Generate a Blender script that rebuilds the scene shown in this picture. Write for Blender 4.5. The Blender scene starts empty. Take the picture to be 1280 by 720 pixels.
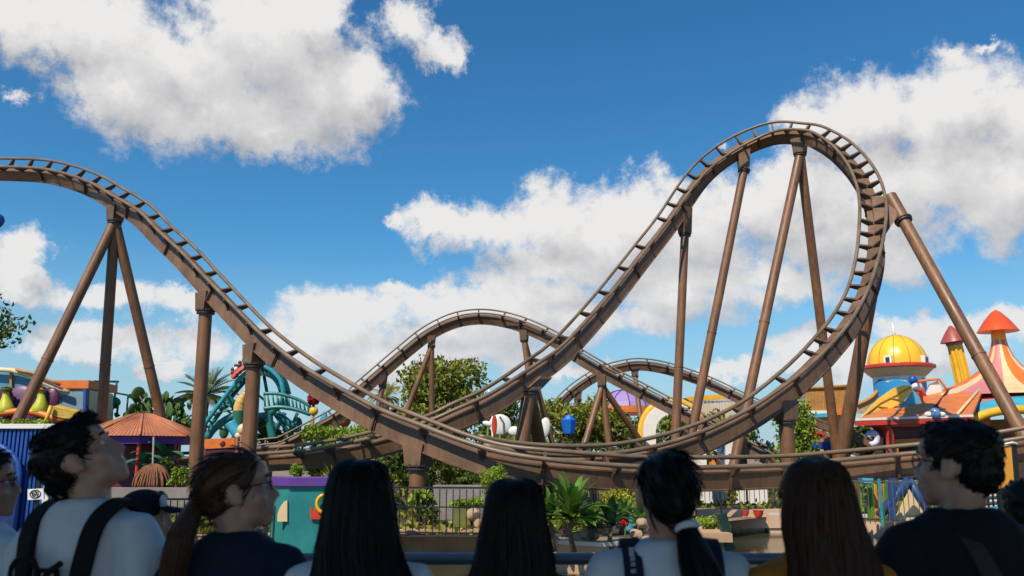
import bpy, math, random
from math import sin, cos, pi, radians, sqrt, atan2, asin
from mathutils import Vector, Matrix, noise as mnoise
SC = bpy.context.scene
COL = SC.collection
R = random.Random(7)

# ------------------------------------------------------------------ camera
PITCH = radians(11.3); F = 1050.0; CAM = Vector((0, 0, 1.6))
cam = bpy.data.objects.new('camera', bpy.data.cameras.new('camera')); COL.objects.link(cam)
cam.location = CAM; cam.rotation_euler = (pi/2 + PITCH, 0, 0)
cam.data.sensor_width = 36; cam.data.lens = 36*F/1280; cam.data.clip_end = 6000; cam.data.clip_start = .05
cam.data.dof.use_dof = True; cam.data.dof.focus_distance = 30; cam.data.dof.aperture_fstop = 4.0
SC.camera = cam

def ray(u, v):
    xc = (u-640)/F; zc = (360-v)/F
    return Vector((xc, cos(PITCH)-zc*sin(PITCH), sin(PITCH)+zc*cos(PITCH)))
def at(u, v, Y):
    d = ray(u, v); return CAM + d*(Y/d.y)
def ground(u, v, z=0):
    d = ray(u, v); return CAM + d*((z-CAM.z)/d.z)

# ------------------------------------------------------------------ light and sky
SUN_AZ = radians(-148); SUN_EL = radians(50)      # azimuth from +Y towards +X
sd = Vector((sin(SUN_AZ)*cos(SUN_EL), cos(SUN_AZ)*cos(SUN_EL), sin(SUN_EL)))
sun = bpy.data.objects.new('sun', bpy.data.lights.new('sun', 'SUN')); COL.objects.link(sun)
sun.data.energy = 5.0; sun.data.angle = radians(.5); sun.data.color = (1, .885, .71)
sun.location = (0, 0, 60); sun.rotation_euler = sd.to_track_quat('Z', 'Y').to_euler()
SC.view_settings.view_transform = 'Standard'; SC.view_settings.look = 'None'
SC.view_settings.exposure = 0.15; SC.view_settings.gamma = 1; SC.view_settings.use_curve_mapping = False
SC.cycles.max_bounces = 6; SC.cycles.diffuse_bounces = 3; SC.cycles.glossy_bounces = 3
SC.cycles.transparent_max_bounces = 6

W = bpy.data.worlds.new('World'); SC.world = W; W.use_nodes = True
nt = W.node_tree; nt.nodes.clear()
class NB:                                           # tiny node builder
    def __init__(s, t): s.t = t
    def n(s, typ, **k):
        o = s.t.nodes.new(typ)
        for a, b in k.items(): setattr(o, a, b)
        return o
    def put(s, sock, v):
        if hasattr(v, 'is_linked') or hasattr(v, 'node'): s.t.links.new(v, sock)
        else: sock.default_value = v
    def m(s, op, a, b=None, c=None, clamp=False):
        o = s.n('ShaderNodeMath', operation=op, use_clamp=clamp); s.put(o.inputs[0], a)
        if b is not None: s.put(o.inputs[1], b)
        if c is not None: s.put(o.inputs[2], c)
        return o.outputs[0]
    def vm(s, op, a, b=None, out=0):
        o = s.n('ShaderNodeVectorMath', operation=op); s.put(o.inputs[0], a)
        if b is not None: s.put(o.inputs[1], b)
        return o.outputs[out]
    def noise(s, vec, scale, detail=4, rough=.5, dist=0, col=False):
        o = s.n('ShaderNodeTexNoise'); s.put(o.inputs['Vector'], vec)
        o.inputs['Scale'].default_value = scale; o.inputs['Detail'].default_value = detail
        o.inputs['Roughness'].default_value = rough; o.inputs['Distortion'].default_value = dist
        return o.outputs['Color' if col else 'Fac']
    def mr(s, v, a, b, c=0, d=1, smooth=False):
        o = s.n('ShaderNodeMapRange'); s.put(o.inputs[0], v)
        if smooth: o.interpolation_type = 'SMOOTHSTEP'
        for i, q in enumerate((a, b, c, d)): s.put(o.inputs[i+1], q)
        return o.outputs[0]
    def mix(s, f, a, b, blend='MIX'):
        o = s.n('ShaderNodeMix', data_type='RGBA', blend_type=blend); s.put(o.inputs[0], f)
        s.put(o.inputs[6], a); s.put(o.inputs[7], b); return o.outputs[2]
# clouds, placed by azimuth and elevation: (u, v, half width, half height) at which each billow stands in the sky
PUFFS = [(90,25,150,70),(210,70,130,75),(330,55,130,75),(270,130,140,72),(390,120,105,75),(160,95,90,50),(330,165,100,42),(450,110,48,62),(20,20,80,55),(380,20,70,40),
 (505,15,45,36),(540,58,46,26),(568,70,22,40),(20,112,26,20),
 (1090,140,90,55),(1180,140,110,70),(1270,140,110,80),(1010,160,50,40),(1130,230,170,75),(1250,240,130,70),(1020,290,120,70),(930,260,110,60),
 (560,270,54,30),(507,270,26,20),(610,285,80,48),(700,275,90,52),(790,265,90,50),(860,290,100,60),(700,330,130,40),(840,350,140,50),(980,360,100,34),(1090,310,80,40),
 (430,400,70,42),(470,385,52,30),(540,385,90,36),(620,385,110,46),(360,440,90,36),(480,450,120,40),(600,445,110,28),(720,400,90,36),(680,370,100,30),(250,425,55,30),(500,360,50,16),
 (25,305,42,40),(40,345,60,26),(140,372,90,24),(215,372,44,20),(130,425,100,28),(60,430,50,20),(215,455,40,12),(820,390,90,26),
 (930,465,70,14),(1000,440,60,30),(1060,460,80,30),(1130,410,60,26),(1200,415,90,32),(1270,400,60,26),(1150,450,110,26),(700,470,80,10),
 (885,175,20,12),(1190,75,26,12),(1240,60,30,14),
 (1120,250,170,60),(1000,230,90,60),(760,300,140,50),(560,420,140,44),(420,430,100,40),(-150,60,160,90),(-120,330,120,60),(1430,180,170,110),(1450,420,150,40),(-300,420,180,40),(1640,330,160,60)]
def azel(u, v):
    d = ray(u, v).normalized(); return atan2(d.x, d.y), asin(d.z)
g = bpy.data.node_groups.new('cloud_density', 'ShaderNodeTree')
g.interface.new_socket('P', in_out='INPUT', socket_type='NodeSocketVector')
g.interface.new_socket('D', in_out='OUTPUT', socket_type='NodeSocketFloat'); g.interface.new_socket('M', in_out='OUTPUT', socket_type='NodeSocketFloat')
b = NB(g); gi = b.n('NodeGroupInput'); go = b.n('NodeGroupOutput'); P = gi.outputs[0]
wob = b.vm('SUBTRACT', b.noise(P, 10, 8, .68, col=True), (.5, .5, .5))
Pw = b.vm('ADD', P, b.vm('MULTIPLY', wob, (.13, .11, 0)))
M = None
for (u, v, ru, rv) in PUFFS:
    pk = .62 if ru < 31 else 1.0
    a, e = azel(u, v); a2, _ = azel(u+ru, v); _, e2 = azel(u, v-rv)
    l = b.vm('LENGTH', b.vm('MULTIPLY', b.vm('SUBTRACT', Pw, (a, e, 0)), (1/abs(a2-a), 1/abs(e2-e), 0)), out=1)
    t = b.m('SUBTRACT', pk, l)
    M = t if M is None else b.m('SMOOTH_MAX', M, t, .35)
M = b.m('MAXIMUM', M, -1.2)
n1 = b.m('SUBTRACT', b.noise(P, 9, 10, .64), .5)
n2 = b.m('SUBTRACT', b.noise(P, 36, 7, .66), .5)
nn = b.m('ADD', b.m('MULTIPLY', n1, 1.9), b.m('MULTIPLY', n2, .55))
g.links.new(b.m('ADD', M, nn), go.inputs[0]); g.links.new(M, go.inputs[1])
b = NB(nt)
tc = b.n('ShaderNodeTexCoord').outputs['Generated']
sx = b.n('ShaderNodeSeparateXYZ'); b.put(sx.inputs[0], tc)
az = b.m('ARCTAN2', sx.outputs[0], sx.outputs[1]); el = b.m('ARCSINE', sx.outputs[2])
cx = b.n('ShaderNodeCombineXYZ'); b.put(cx.inputs[0], az); b.put(cx.inputs[1], el); P = cx.outputs[0]
def dens(p):
    o = b.n('ShaderNodeGroup'); o.node_tree = g; b.put(o.inputs[0], p); return o.outputs
a0 = dens(P); a1 = dens(b.vm('ADD', P, (-.018, .042, 0))); d0 = a0[0]
cov = b.mr(d0, -.16, .50, 0, 1, True)
form = b.m('SUBTRACT', a0[1], a1[1]); fine = b.m('SUBTRACT', b.m('SUBTRACT', d0, a1[0]), form)
core = b.mr(d0, .1, .9, 0, 1, True)
big = b.mr(b.noise(P, 4.2, 3, .5), .36, .64, -.22, .16)
shade = b.m('ADD', b.m('ADD', b.m('MULTIPLY', form, .85), b.m('MULTIPLY', fine, .42)), b.m('ADD', b.m('MULTIPLY', core, big), b.m('SUBTRACT', .80, b.m('MULTIPLY', core, .22))), clamp=True)
ccol = b.mix(shade, (3.2, 3.3, 3.7, 1), (7.5, 7.4, 7.3, 1))
sky = b.n('ShaderNodeTexSky', sky_type='NISHITA', sun_disc=False, sun_elevation=SUN_EL, sun_rotation=SUN_AZ)
sky.air_density = 1.0; sky.dust_density = .3; sky.ozone_density = 1.0
hs = b.n('ShaderNodeHueSaturation'); hs.inputs['Saturation'].default_value = 1.28; b.put(hs.inputs['Color'], sky.outputs[0])
skyc = b.mix(1.0, hs.outputs[0], (.58, 1.03, 1.15, 1), 'MULTIPLY')
hz = b.mr(el, .0, .30, .45, 0, True)
ccol = b.mix(hz, ccol, (6.1, 6.6, 7.2, 1))
skyc = b.mix(b.mr(el, -.02, .26, .9, 0, True), skyc, (3.6, 4.9, 6.2, 1))
allc = b.mix(cov, skyc, ccol)
bg = b.n('ShaderNodeBackground'); b.put(bg.inputs[0], allc); bg.inputs[1].default_value = .1
wo = b.n('ShaderNodeOutputWorld'); b.put(wo.inputs[0], bg.outputs[0])
W.cycles.sampling_method = 'MANUAL'; W.cycles.sample_map_resolution = 512

# ------------------------------------------------------------------ materials
def mat(name, c, rough=.6, var=.25, scale=3, bump=0, bscale=None, metal=0, streak=None, c2=None, island=0, spec=.5, stretch=None, trans=0):
    m = bpy.data.materials.new(name); m.use_nodes = True; t = m.node_tree; b = NB(t)
    p = t.nodes['Principled BSDF']; p.inputs['Roughness'].default_value = rough; p.inputs['Metallic'].default_value = metal
    p.inputs['Specular IOR Level'].default_value = spec
    co = b.n('ShaderNodeTexCoord').outputs['Object']
    if stretch: co2 = b.vm('MULTIPLY', co, stretch)
    else: co2 = co
    nz = b.noise(co2, scale, 6, .6)
    dark = tuple(x*(1-var) for x in c)+(1,); light = tuple(min(1, x*(1+var*.7)) for x in c)+(1,)
    col = b.mix(b.mr(nz, .3, .7), dark, light)
    if c2:
        nz2 = b.noise(co2, scale*.37+.3, 5, .65); col = b.mix(b.mr(nz2, .5, .66), col, tuple(c2)+(1,))
    if streak:
        n3 = b.noise(b.vm('MULTIPLY', co, (9, 9, .35)), 1.2, 5, .6)
        col = b.mix(b.mr(n3, .46, .72, 0, streak), col, tuple(x*.38 for x in c)+(1,))
    if island:
        ge = b.n('ShaderNodeNewGeometry'); rr = ge.outputs['Random Per Island']
        h = b.n('ShaderNodeHueSaturation'); b.put(h.inputs['Color'], col)
        b.put(h.inputs['Value'], b.mr(rr, 0, 1, 1-island, 1+island)); b.put(h.inputs['Hue'], b.mr(rr, 0, 1, .485, .515)); col = h.outputs[0]
    t.links.new(col, p.inputs['Base Color'])
    b.put(p.inputs['Roughness'], b.mr(nz, .3, .7, max(.05, rough-.1), min(1, rough+.1)))
    if trans:
        p.inputs['Transmission Weight'].default_value = 0
        tr = b.n('ShaderNodeBsdfTranslucent'); b.put(tr.inputs[0], col)
        ms = b.n('ShaderNodeMixShader'); ms.inputs[0].default_value = trans
        t.links.new(p.outputs[0], ms.inputs[1]); t.links.new(tr.outputs[0], ms.inputs[2])
        t.links.new(ms.outputs[0], t.nodes['Material Output'].inputs[0])
    if bump:
        bn = b.n('ShaderNodeBump'); bn.inputs['Strength'].default_value = bump; bn.inputs['Distance'].default_value = .02
        b.put(bn.inputs['Height'], b.noise(co2, bscale or scale*4, 5, .6)); t.links.new(bn.outputs[0], p.inputs['Normal'])
    return m

# ------------------------------------------------------------------ mesh helpers
def basis(z, hint=None):
    z = Vector(z).normalized(); h = Vector(hint) if hint else (Vector((0, 0, 1)) if abs(z.z) < .9 else Vector((0, 1, 0)))
    x = h.cross(z).normalized(); return x, z.cross(x), z
class MB:
    def __init__(s): s.v = []; s.f = []
    def add(s, vs, fs):
        o = len(s.v); s.v += [Vector(q) for q in vs]; s.f += [tuple(i+o for i in f) for f in fs]; return s
    def box(s, c, size, rz=0, rot=None, taper=1):
        hx, hy, hz = size[0]/2, size[1]/2, size[2]/2
        m = rot or Matrix.Rotation(rz, 3, 'Z'); c = Vector(c)
        vs = [c + m @ Vector((x*hx*(taper if z > 0 else 1), y*hy*(taper if z > 0 else 1), z*hz)) for z in (-1, 1) for x, y in ((-1,-1),(1,-1),(1,1),(-1,1))]
        return s.add(vs, [(3,2,1,0),(4,5,6,7),(0,1,5,4),(1,2,6,5),(2,3,7,6),(3,0,4,7)])
    def bar(s, a, b, w, h, hint=None):
        a, b = Vector(a), Vector(b); x, y, z = basis(b-a, hint)
        vs = [p + x*i*w/2 + y*j*h/2 for p in (a, b) for i, j in ((-1,-1),(1,-1),(1,1),(-1,1))]
        return s.add(vs, [(3,2,1,0),(4,5,6,7),(0,1,5,4),(1,2,6,5),(2,3,7,6),(3,0,4,7)])
    def loft(s, rings, cap=True, closed=False):
        n = len(rings[0]); vs = [q for r in rings for q in r]; fs = []
        for i in range(len(rings)-(0 if closed else 1)):
            j = (i+1) % len(rings)
            for k in range(n):
                l = (k+1) % n; fs.append((i*n+k, i*n+l, j*n+l, j*n+k))
        if cap and not closed: fs += [tuple(reversed(range(n))), tuple((len(rings)-1)*n+k for k in range(n))]
        return s.add(vs, fs)
    def tube(s, pts, r, n=10, cap=True, closed=False):
        pts = [Vector(p) for p in pts]; N = len(pts); rr = r if isinstance(r, (list, tuple)) else [r]*N
        rings = []; x = None
        for i, p in enumerate(pts):
            t = (pts[(i+1) % N]-pts[i-1]) if closed else (pts[min(i+1, N-1)]-pts[max(i-1, 0)])
            t.normalize()
            if x is None: x = basis(t)[0]
            x = (x - t*x.dot(t)).normalized(); y = t.cross(x)
            rings.append([p + (x*cos(2*pi*k/n)+y*sin(2*pi*k/n))*rr[i] for k in range(n)])
        return s.loft(rings, cap, closed)
    def cyl(s, a, b, r, r2=None, n=20): return s.tube([a, b], [r, r if r2 is None else r2], n)
    def lathe(s, c, prof, n=24, axis=(0,0,1), a0=0, mod=None):
        x, y, z = basis(axis) if tuple(axis) != (0,0,1) else (Vector((1,0,0)), Vector((0,1,0)), Vector((0,0,1)))
        c = Vector(c); rings = []
        for (r, h) in prof:
            rings.append([c + z*h + (x*cos(a0+2*pi*k/n)+y*sin(a0+2*pi*k/n))*max(r, .001)*(mod(k, n) if mod else 1) for k in range(n)])
        return s.loft(rings)
    def ell(s, c, rad, n=16, rot=None, m=10):
        c = Vector(c); rings = []
        for i in range(1, m):
            th = pi*i/m; rings.append([Vector((rad[0]*sin(th)*cos(2*pi*k/n), rad[1]*sin(th)*sin(2*pi*k/n), -rad[2]*cos(th))) for k in range(n)])
        rings = [[Vector((0, 0, -rad[2]))+q*.001 for q in rings[0]]] + rings + [[Vector((0, 0, rad[2]))+q*.001 for q in rings[-1]]]
        rings = [[c + ((rot @ q) if rot else q) for q in r] for r in rings]
        return s.loft(rings)
    def prism(s, poly, ext):                          # poly: 3D points; ext: extrusion vector
        n = len(poly); e = Vector(ext); vs = [Vector(p) for p in poly]+[Vector(p)+e for p in poly]
        return s.add(vs, [tuple(reversed(range(n))), tuple(range(n, 2*n))]+[(k, (k+1) % n, (k+1) % n+n, k+n) for k in range(n)])
    def mesh(s, name, m, off=(0,0,0), smooth=False):
        o = Vector(off); me = bpy.data.meshes.new(name); me.from_pydata([tuple(q-o) for q in s.v], [], s.f)
        if m: me.materials.append(m)
        if smooth: me.shade_smooth() if smooth is True else (me.shade_smooth(), me.set_sharp_from_angle(angle=radians(smooth)))
        me.update(); return me
    def build(s, name, m, parent=None, smooth=40, off=None):
        o = off if off is not None else (wloc(parent) if parent else (0, 0, 0))
        me = s.mesh(name, m, o, smooth)
        ob = bpy.data.objects.new(name, me); COL.objects.link(ob)
        if parent: ob.parent = parent
        elif off is not None: ob.location = off
        return ob
def wloc(o):
    l = Vector((0, 0, 0))
    while o: l += o.location; o = o.parent
    return l
def tag(o, label=None, cat=None, group=None, kind=None):
    if label: o['label'] = label
    if cat: o['category'] = cat
    if group: o['group'] = group
    if kind: o['kind'] = kind
    return o
def thing(name, label, cat, loc, group=None):
    o = bpy.data.objects.new(name, None); COL.objects.link(o); o.location = loc; o.empty_display_size = .2
    return tag(o, label, cat, group)
def clone(o, loc, label=None, rz=None, sc=None, parent=None):
    r = o.copy(); COL.objects.link(r)
    if parent: r.parent = parent
    else:
        r.location = loc
        if label: r['label'] = label
        if rz is not None: r.rotation_euler = (0, 0, rz)
        if sc: r.scale = (sc,)*3 if isinstance(sc, (int, float)) else sc
    for ch in o.children: clone(ch, None, parent=r)
    return r
def crom(P, t):                                       # Catmull-Rom through a list of vectors / floats
    n = len(P)-1; i = min(int(t), n-1); f = t-i
    a, b_, c, d = P[max(i-1, 0)], P[i], P[i+1], P[min(i+2, n)]
    return (b_*2 + (c-a)*f + (a*2-b_*5+c*4-d)*(f*f) + (b_*3-a-c*3+d)*(f*f*f))*.5

# ------------------------------------------------------------------ palette
MT = {}
MT['steel'] = mat('weathered_brown_steel', (.175,.098,.056), .6, .34, 1.1, .15, 14, streak=.55, c2=(.115,.064,.037))
MT['column'] = mat('brown_column_paint', (.195,.09,.04), .5, .3, .8, .08, 12, streak=.75, c2=(.15,.07,.036))
MT['rail'] = mat('worn_rail_steel', (.17,.118,.075), .45, .3, 1.5, .05)
MT['tie'] = mat('shade_darkened_bracket_steel', (.085,.05,.034), .6, .3, 3)  # shade on the ties painted in as a darker steel colour
MT['dark'] = mat('dark_bolt_steel', (.045,.035,.03), .5, .2, 6)
# ------------------------------------------------------------------ ground, pond, platform
pond_edge = [(-60,16.2),(-12,15.6)] + [tuple(ground(u, v).xy) for u, v in ((300,676),(420,671),(560,668),(655,669),(662,682),(752,688),(800,684),(875,676),(905,652),(960,646),(1010,646),(1100,650),(1160,655),(1290,668))] + [(60,14)]
m_ground = mat('park_paving', (.22,.165,.12), .85, .25, .6, .2, 8)
gp = [(p[0], p[1], 0) for p in pond_edge]
gm = MB(); far = [(p[0]*1.0, 2500, 0) for p in pond_edge]
vs = gp + [(x*60 if abs(x) > 50 else x*8, 2500, 0) for x, _, _ in gp]
n = len(gp); gm.add(vs, [(i, i+1, n+i+1, n+i) for i in range(n-1)])
gm.add([(-3600,2500,0),(-3600,16.2,0),(-60,16.2,0)], [(0,1,2)]); gm.add([(3600,2500,0),(60,14,0),(3600,14,0)], [(0,1,2)])
tag(gm.build('ground', m_ground, smooth=False), kind='structure')
m_water = mat('pond_water', (.05,.05,.03), .04, .3, .5, .06, 2.2, spec=.7, stretch=(1,.35,1))
tag(MB().add([(-300,4,-.42),(300,4,-.42),(300,30,-.42),(-300,30,-.42)], [(0,1,2,3)]).build('water', m_water, smooth=False), kind='structure')
m_deck = mat('viewing_platform_concrete', (.2,.19,.18), .9, .25, 1.5, .2, 20)
tag(MB().box((0,-22,-.6), (500,53,1.2)).build('viewing_platform', m_deck, smooth=False), kind='structure')
m_tan = mat('tan_stone_coping', (.42,.27,.16), .8, .25, 2, .3, 14)
m_tan2 = mat('pale_pink_wall', (.55,.36,.25), .8, .15, 1, .15, 14)
def wall_along(pts, z0, z1, th, m, name, label, cat='wall', cap=None):
    t = thing(name, label, cat, Vector((pts[0][0], pts[0][1], 0)))
    rings = []
    for i, p in enumerate(pts):
        p = Vector((p[0], p[1], 0)); a = Vector((*pts[max(i-1,0)], 0)); c = Vector((*pts[min(i+1,len(pts)-1)], 0))
        d = (c-a).normalized(); nn = Vector((-d.y, d.x, 0))
        rings.append([p+Vector((0,0,z0)), p+nn*th+Vector((0,0,z0)), p+nn*th+Vector((0,0,z1)), p+Vector((0,0,z1))])
    MB().loft(rings).build('wall_body', m, t, smooth=False)
    if cap:
        rr = [[q[0]*1.0+(q[0]-q[1])*.15+Vector((0,0,z1-z0+.003)), q[1]+(q[1]-q[0])*.15+Vector((0,0,z1-z0+.003)), q[1]+(q[1]-q[0])*.15+Vector((0,0,z1-z0+.07)), q[0]+(q[0]-q[1])*.15+Vector((0,0,z1-z0+.07))] for q in rings]
        MB().loft(rr).build('coping', cap, t, smooth=False)
    return t
E = pond_edge
m_cap = mat('light_coping', (.6,.5,.42), .75, .15, 2, .15)
wall_along(E[0:6], -.8, .03, .32, m_tan, 'pond_wall', 'tan stone pond wall below the black iron fence', cap=m_tan)
wall_along(E[6:11], -.8, .06, .30, m_tan, 'planter_wall', 'curved tan planter wall under the broad leaved plants', cap=m_cap)
wall_along(E[11:], -.8, .04, .35, m_tan2, 'pond_wall', 'pale peach pond wall below the colourful picket fence', cap=m_cap)

# ------------------------------------------------------------------ coaster track
GA = .47
def sample(pts, step):
    P = [at(u, v, Y) for u, v, Y, be in pts]; B_ = [float(be) for *_, be in pts]
    dense = []; S = 24
    for i in range((len(P)-1)*S+1): dense.append((crom(P, i/S), crom(B_, i/S)))
    for _ in range(6):
        dense = [dense[0]]+[((dense[i-1][0]+dense[i][0]*2+dense[i+1][0])*.25, (dense[i-1][1]+dense[i][1]*2+dense[i+1][1])*.25) for i in range(1, len(dense)-1)]+[dense[-1]]
    out = []; acc = 0; last = dense[0][0]; out.append(dense[0])
    for p, be in dense[1:]:
        while (p-out[-1][0]).length > step:
            q = out[-1][0]+(p-out[-1][0])*(step/(p-out[-1][0]).length); out.append((q, be))
    fr = []
    for i, (p, be) in enumerate(out):
        t = (out[min(i+1, len(out)-1)][0]-out[max(i-1, 0)][0]).normalized()
        c = (CAM-p); c = (c-t*c.dot(t)).normalized(); l = c.cross(t).normalized(); be = radians(be)
        nrm = (l*cos(be)+c*sin(be)).normalized(); fr.append((p, t, nrm, t.cross(nrm)))
    return fr
tie_cache = {}
def tie_mesh(full, k=1.0):
    if (full, k) in tie_cache: return tie_cache[(full, k)]
    b = MB(); th = .085
    for s in (-1, 1):
        poly = [Vector((-th/2, s*GA*k, -.02)), Vector((-th/2, s*(GA*k-.10), -.03)), Vector((-th/2, s*.02, -.20)), Vector((-th/2, s*.02, -.33)), Vector((-th/2, s*.24, -.33)), Vector((-th/2, s*(GA*k+.03), -.09))]
        if s < 0: poly.reverse()
        b.prism(poly, (th, 0, 0))
        if full: b.box((0, s*.205, -.46), (.12, .05, .50)); b.box((0, s*.235, -.48), (.05, .09, .42), taper=1)
        else: b.box((0, s*.205, -.30), (.10, .04, .18))
    tie_cache[(full, k)] = b.mesh('crosstie', MT['tie'], smooth=False); return tie_cache[(full, k)]
def gap(nn): return .22+.14*max(0, min(1, (-nn.y-.25)/.5))*(1 if nn.z > -.2 else 1)
def build_track(root, pts, step=.25, tie_gap=1.3, depth=.48, width=.37, rr=.064, ties=True, full_every=3, tie_fn=None, mats=('steel','rail')):
    fr = sample(pts, step); off = root.location
    rings = []
    for p, t, n_, b_ in fr:
        c = p - n_*(gap(n_)+depth/2); w, d = width/2, depth/2
        rings.append([c+b_*-w+n_*-d, c+b_*w+n_*-d, c+b_*w+n_*d, c+b_*-w+n_*d])
    MB().loft(rings).build('spine_beam', MT[mats[0]], root, smooth=30)
    # flange plates along the top and bottom edge of the spine
    m = MB()
    for sg, hh in ((1, .022), (-1, .022)):
        rg = []
        for p, t, n_, b_ in fr:
            c = p - n_*(gap(n_)+depth/2) + n_*sg*(depth/2+.0); w = width/2+.035
            rg.append([c+b_*-w-n_*hh, c+b_*w-n_*hh, c+b_*w+n_*hh, c+b_*-w+n_*hh])
        m.loft(rg)
    m.build('spine_flange', MT[mats[0]], root, smooth=30)
    for s in (-1, 1):
        MB().tube([p+b_*s*GA for p, t, n_, b_ in fr], rr, 10).build('rail', MT[mats[1]], root, smooth=True)
    if ties:
        d = 0; k = 0; nxt = tie_gap*.5; last = fr[0][0]
        for p, t, n_, b_ in fr:
            d += (p-last).length; last = p
            if d >= nxt:
                nxt += tie_fn(p) if tie_fn else tie_gap
                o = bpy.data.objects.new('crosstie', tie_mesh(k % full_every == 0)); COL.objects.link(o); o.parent = root
                o.matrix_local = Matrix.Translation(p-off) @ Matrix((t, b_, n_)).transposed().to_4x4(); k += 1
    return fr
def nearest(fr, u, v):
    best = None
    for f in fr:
        d = f[0]-CAM; dep = d.y*cos(PITCH)+d.z*sin(PITCH); zc = (-d.y*sin(PITCH)+d.z*cos(PITCH))/dep
        e = (640+F*d.x/dep-u)**2+(360-F*zc-v)**2
        if best is None or e < best[0]: best = (e, f)
    return best[1]
def support(root, fr, uv, legs, r=.22, drop=1.05, depth=.48, n=20, brk=True, flange=True, hz=None):
    """uv: track point above; legs: (u, v, Y) points on each leg, carried on to the ground"""
    p, t, nn, bb = nearest(fr, *uv)
    sp = p - nn*(.22+depth*.8)
    top = sp + Vector((0, 0, -drop+.4)) if hz is None else Vector(hz)
    s = bpy.data.objects.new('support', None); COL.objects.link(s); s.parent = root; s.empty_display_size = .2
    th = Vector((t.x, t.y, 0)); th = th.normalized() if th.length > .1 else Vector((1, 0, 0)); sd_ = Vector((-th.y, th.x, 0))
    if brk:
        w0, w1 = .34*r/.22, r*1.15; rg = []
        for f, w in ((0, w0), (.35, (w0+w1)/2), (1, w1)):
            c = sp.lerp(top, f); rg.append([c+th*i*w+sd_*j*min(w, .26) for i, j in ((-1,-1),(1,-1),(1,1),(-1,1))])
        MB().loft(rg).build('bracket', MT['steel'], s, smooth=20)
    if flange:
        b = MB()
        ax = (0, 0, 1)
        if len(legs) == 1 and legs[0]: ax = tuple((top-at(*legs[0])).normalized())
        b.lathe(top, [(r*1.5, -.02), (r*1.5, .03)], 20, ax); b.lathe(top, [(r*1.4, -.10), (r*1.4, -.06)], 20, ax); b.lathe(top, [(r*1.02, -.10), (r*1.02, .0)], 20, ax)
        ex, ey, ez = basis(ax, (0, 1, 0))
        for k in range(8): a = 2*pi*k/8; o_ = (ex*cos(a)+ey*sin(a))*r*1.28; b.cyl(top+o_-ez*.12, top+o_+ez*.06, .022, n=6)
        b.build('flange', MT['dark'], s, smooth=40)
    for lg in legs:
        q = at(*lg) if lg else top-Vector((0, 0, 1)); d = q-top; e = top + d*((top.z+.1)/-d.z) if d.z < 0 else q
        a = top + d.normalized()*.02
        b = MB(); b.cyl(a, e, r, r*1.06, n)
        L = (e-a).length; dn = (e-a).normalized()
        if L > 9: b.tube([a+dn*L*.52, a+dn*(L*.52+.06)], r*1.12, n)
        b.build('leg', MT['column'], s, smooth=50)
    return s
T1 = [(-110,212,38.5,24),(-50,203,38,24),(0,203,37,24),(50,205,36,25),(86,212,35,27),(119,224,34,28),(146,239,33,29),(180,260,32,29),(208,287,31,29),(237,314,30,29),(268,347,29,27),(315,396,27.5,23),(345,424,26.5,22),(385,454,25.5,20),(435,484,24.3,17),(480,508,23.3,14),(530,528,22.5,12),(580,547,21.9,11),(630,561,21.5,11),(690,569,21.3,14),(750,574,21.5,15),(800,577,21.9,15),(860,578,22.4,16),(965,576,23.5,15),(1035,571,23.8,14),(1110,564,23.8,14),(1180,557,23.4,14),(1250,546,22.8,15),(1310,535,22.2,15),(1400,514,21,15)]
T2 = [(-60,566,40,15),(40,572,38.5,14),(120,574,36.5,13),(222,570,34,12),(335,563,31,12),(403,556,29,12),(470,542,27,11),(532,524,26,10),(568,508,26,12),(611,488,26.5,13),(662,455,28,17),(700,426,29.5,22),(750,372,32,28),(800,310,34.5,31),(830,272,35.5,33),(867,220,36.5,40),(900,190,37,41),(937,169,37,36),(970,158,36.6,26),(1000,158,36,18),(1023,162,35.3,23),(1050,178,34.2,36),(1071,200,33.2,50),(1085,226,32.2,68),(1091,254,31.3,86),(1090,285,30.4,108),(1085,318,29.6,126),(1073,359,28.7,138),(1053,396,28,143),(1026,429,27.2,147),(996,459,26.5,152),(961,487,26,158),(928,509,25.6,163),(878,533,25,164),(822,551,24.3,164),(765,561,23.6,165),(700,563,22.9,165),(640,558,22.4,167),(590,548,22.1,168)]
TR1 = thing('roller_coaster', 'weathered brown steel coaster track dropping from the left hill and running low along the front', 'roller coaster', at(530,600,22.5)*1.0)
TR1.location.z = 0
f1 = build_track(TR1, T1, tie_fn=lambda p: 1.25 if p.z > 7 else 1.7)
TR2 = thing('roller_coaster', 'tall brown coaster track with the teardrop loop, rails turning over at its right side', 'roller coaster', at(990,560,36)); TR2.location.z = 0
f2 = build_track(TR2, T2, tie_fn=lambda p: .78 if (p.x > 10 and p.z > 5) else (1.0 if p.z > 11 else 1.9))
support(TR1, f1, (146,239), [(20,530,31.5),(128,510,34),(214,575,35.5)], r=.2)
support(TR1, f1, (268,347), [(243,605,29.2)], r=.225)
support(TR1, f1, (331,412), [None], r=.23)
support(TR1, f1, (533,529), [None], r=.22, drop=.95)
support(TR2, f2, (666,452), [(652,557,27.3),(675,557,28.8)], r=0.221, hz=at(661,489,27.5))
support(TR2, f2, (848,246), [(845,535,36)], r=0.184, drop=1.6)
support(TR2, f2, (926,174), [(868,525,36.8)], r=0.193, drop=1.4)
support(TR2, f2, (996,158), [(920,570,34.5),(1045,558,39)], r=0.202, drop=1.1)
sl = support(TR2, f2, (1093,250), [(1276,538,27)], r=0.221, hz=at(1129,275,31.0), brk=False)
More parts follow.
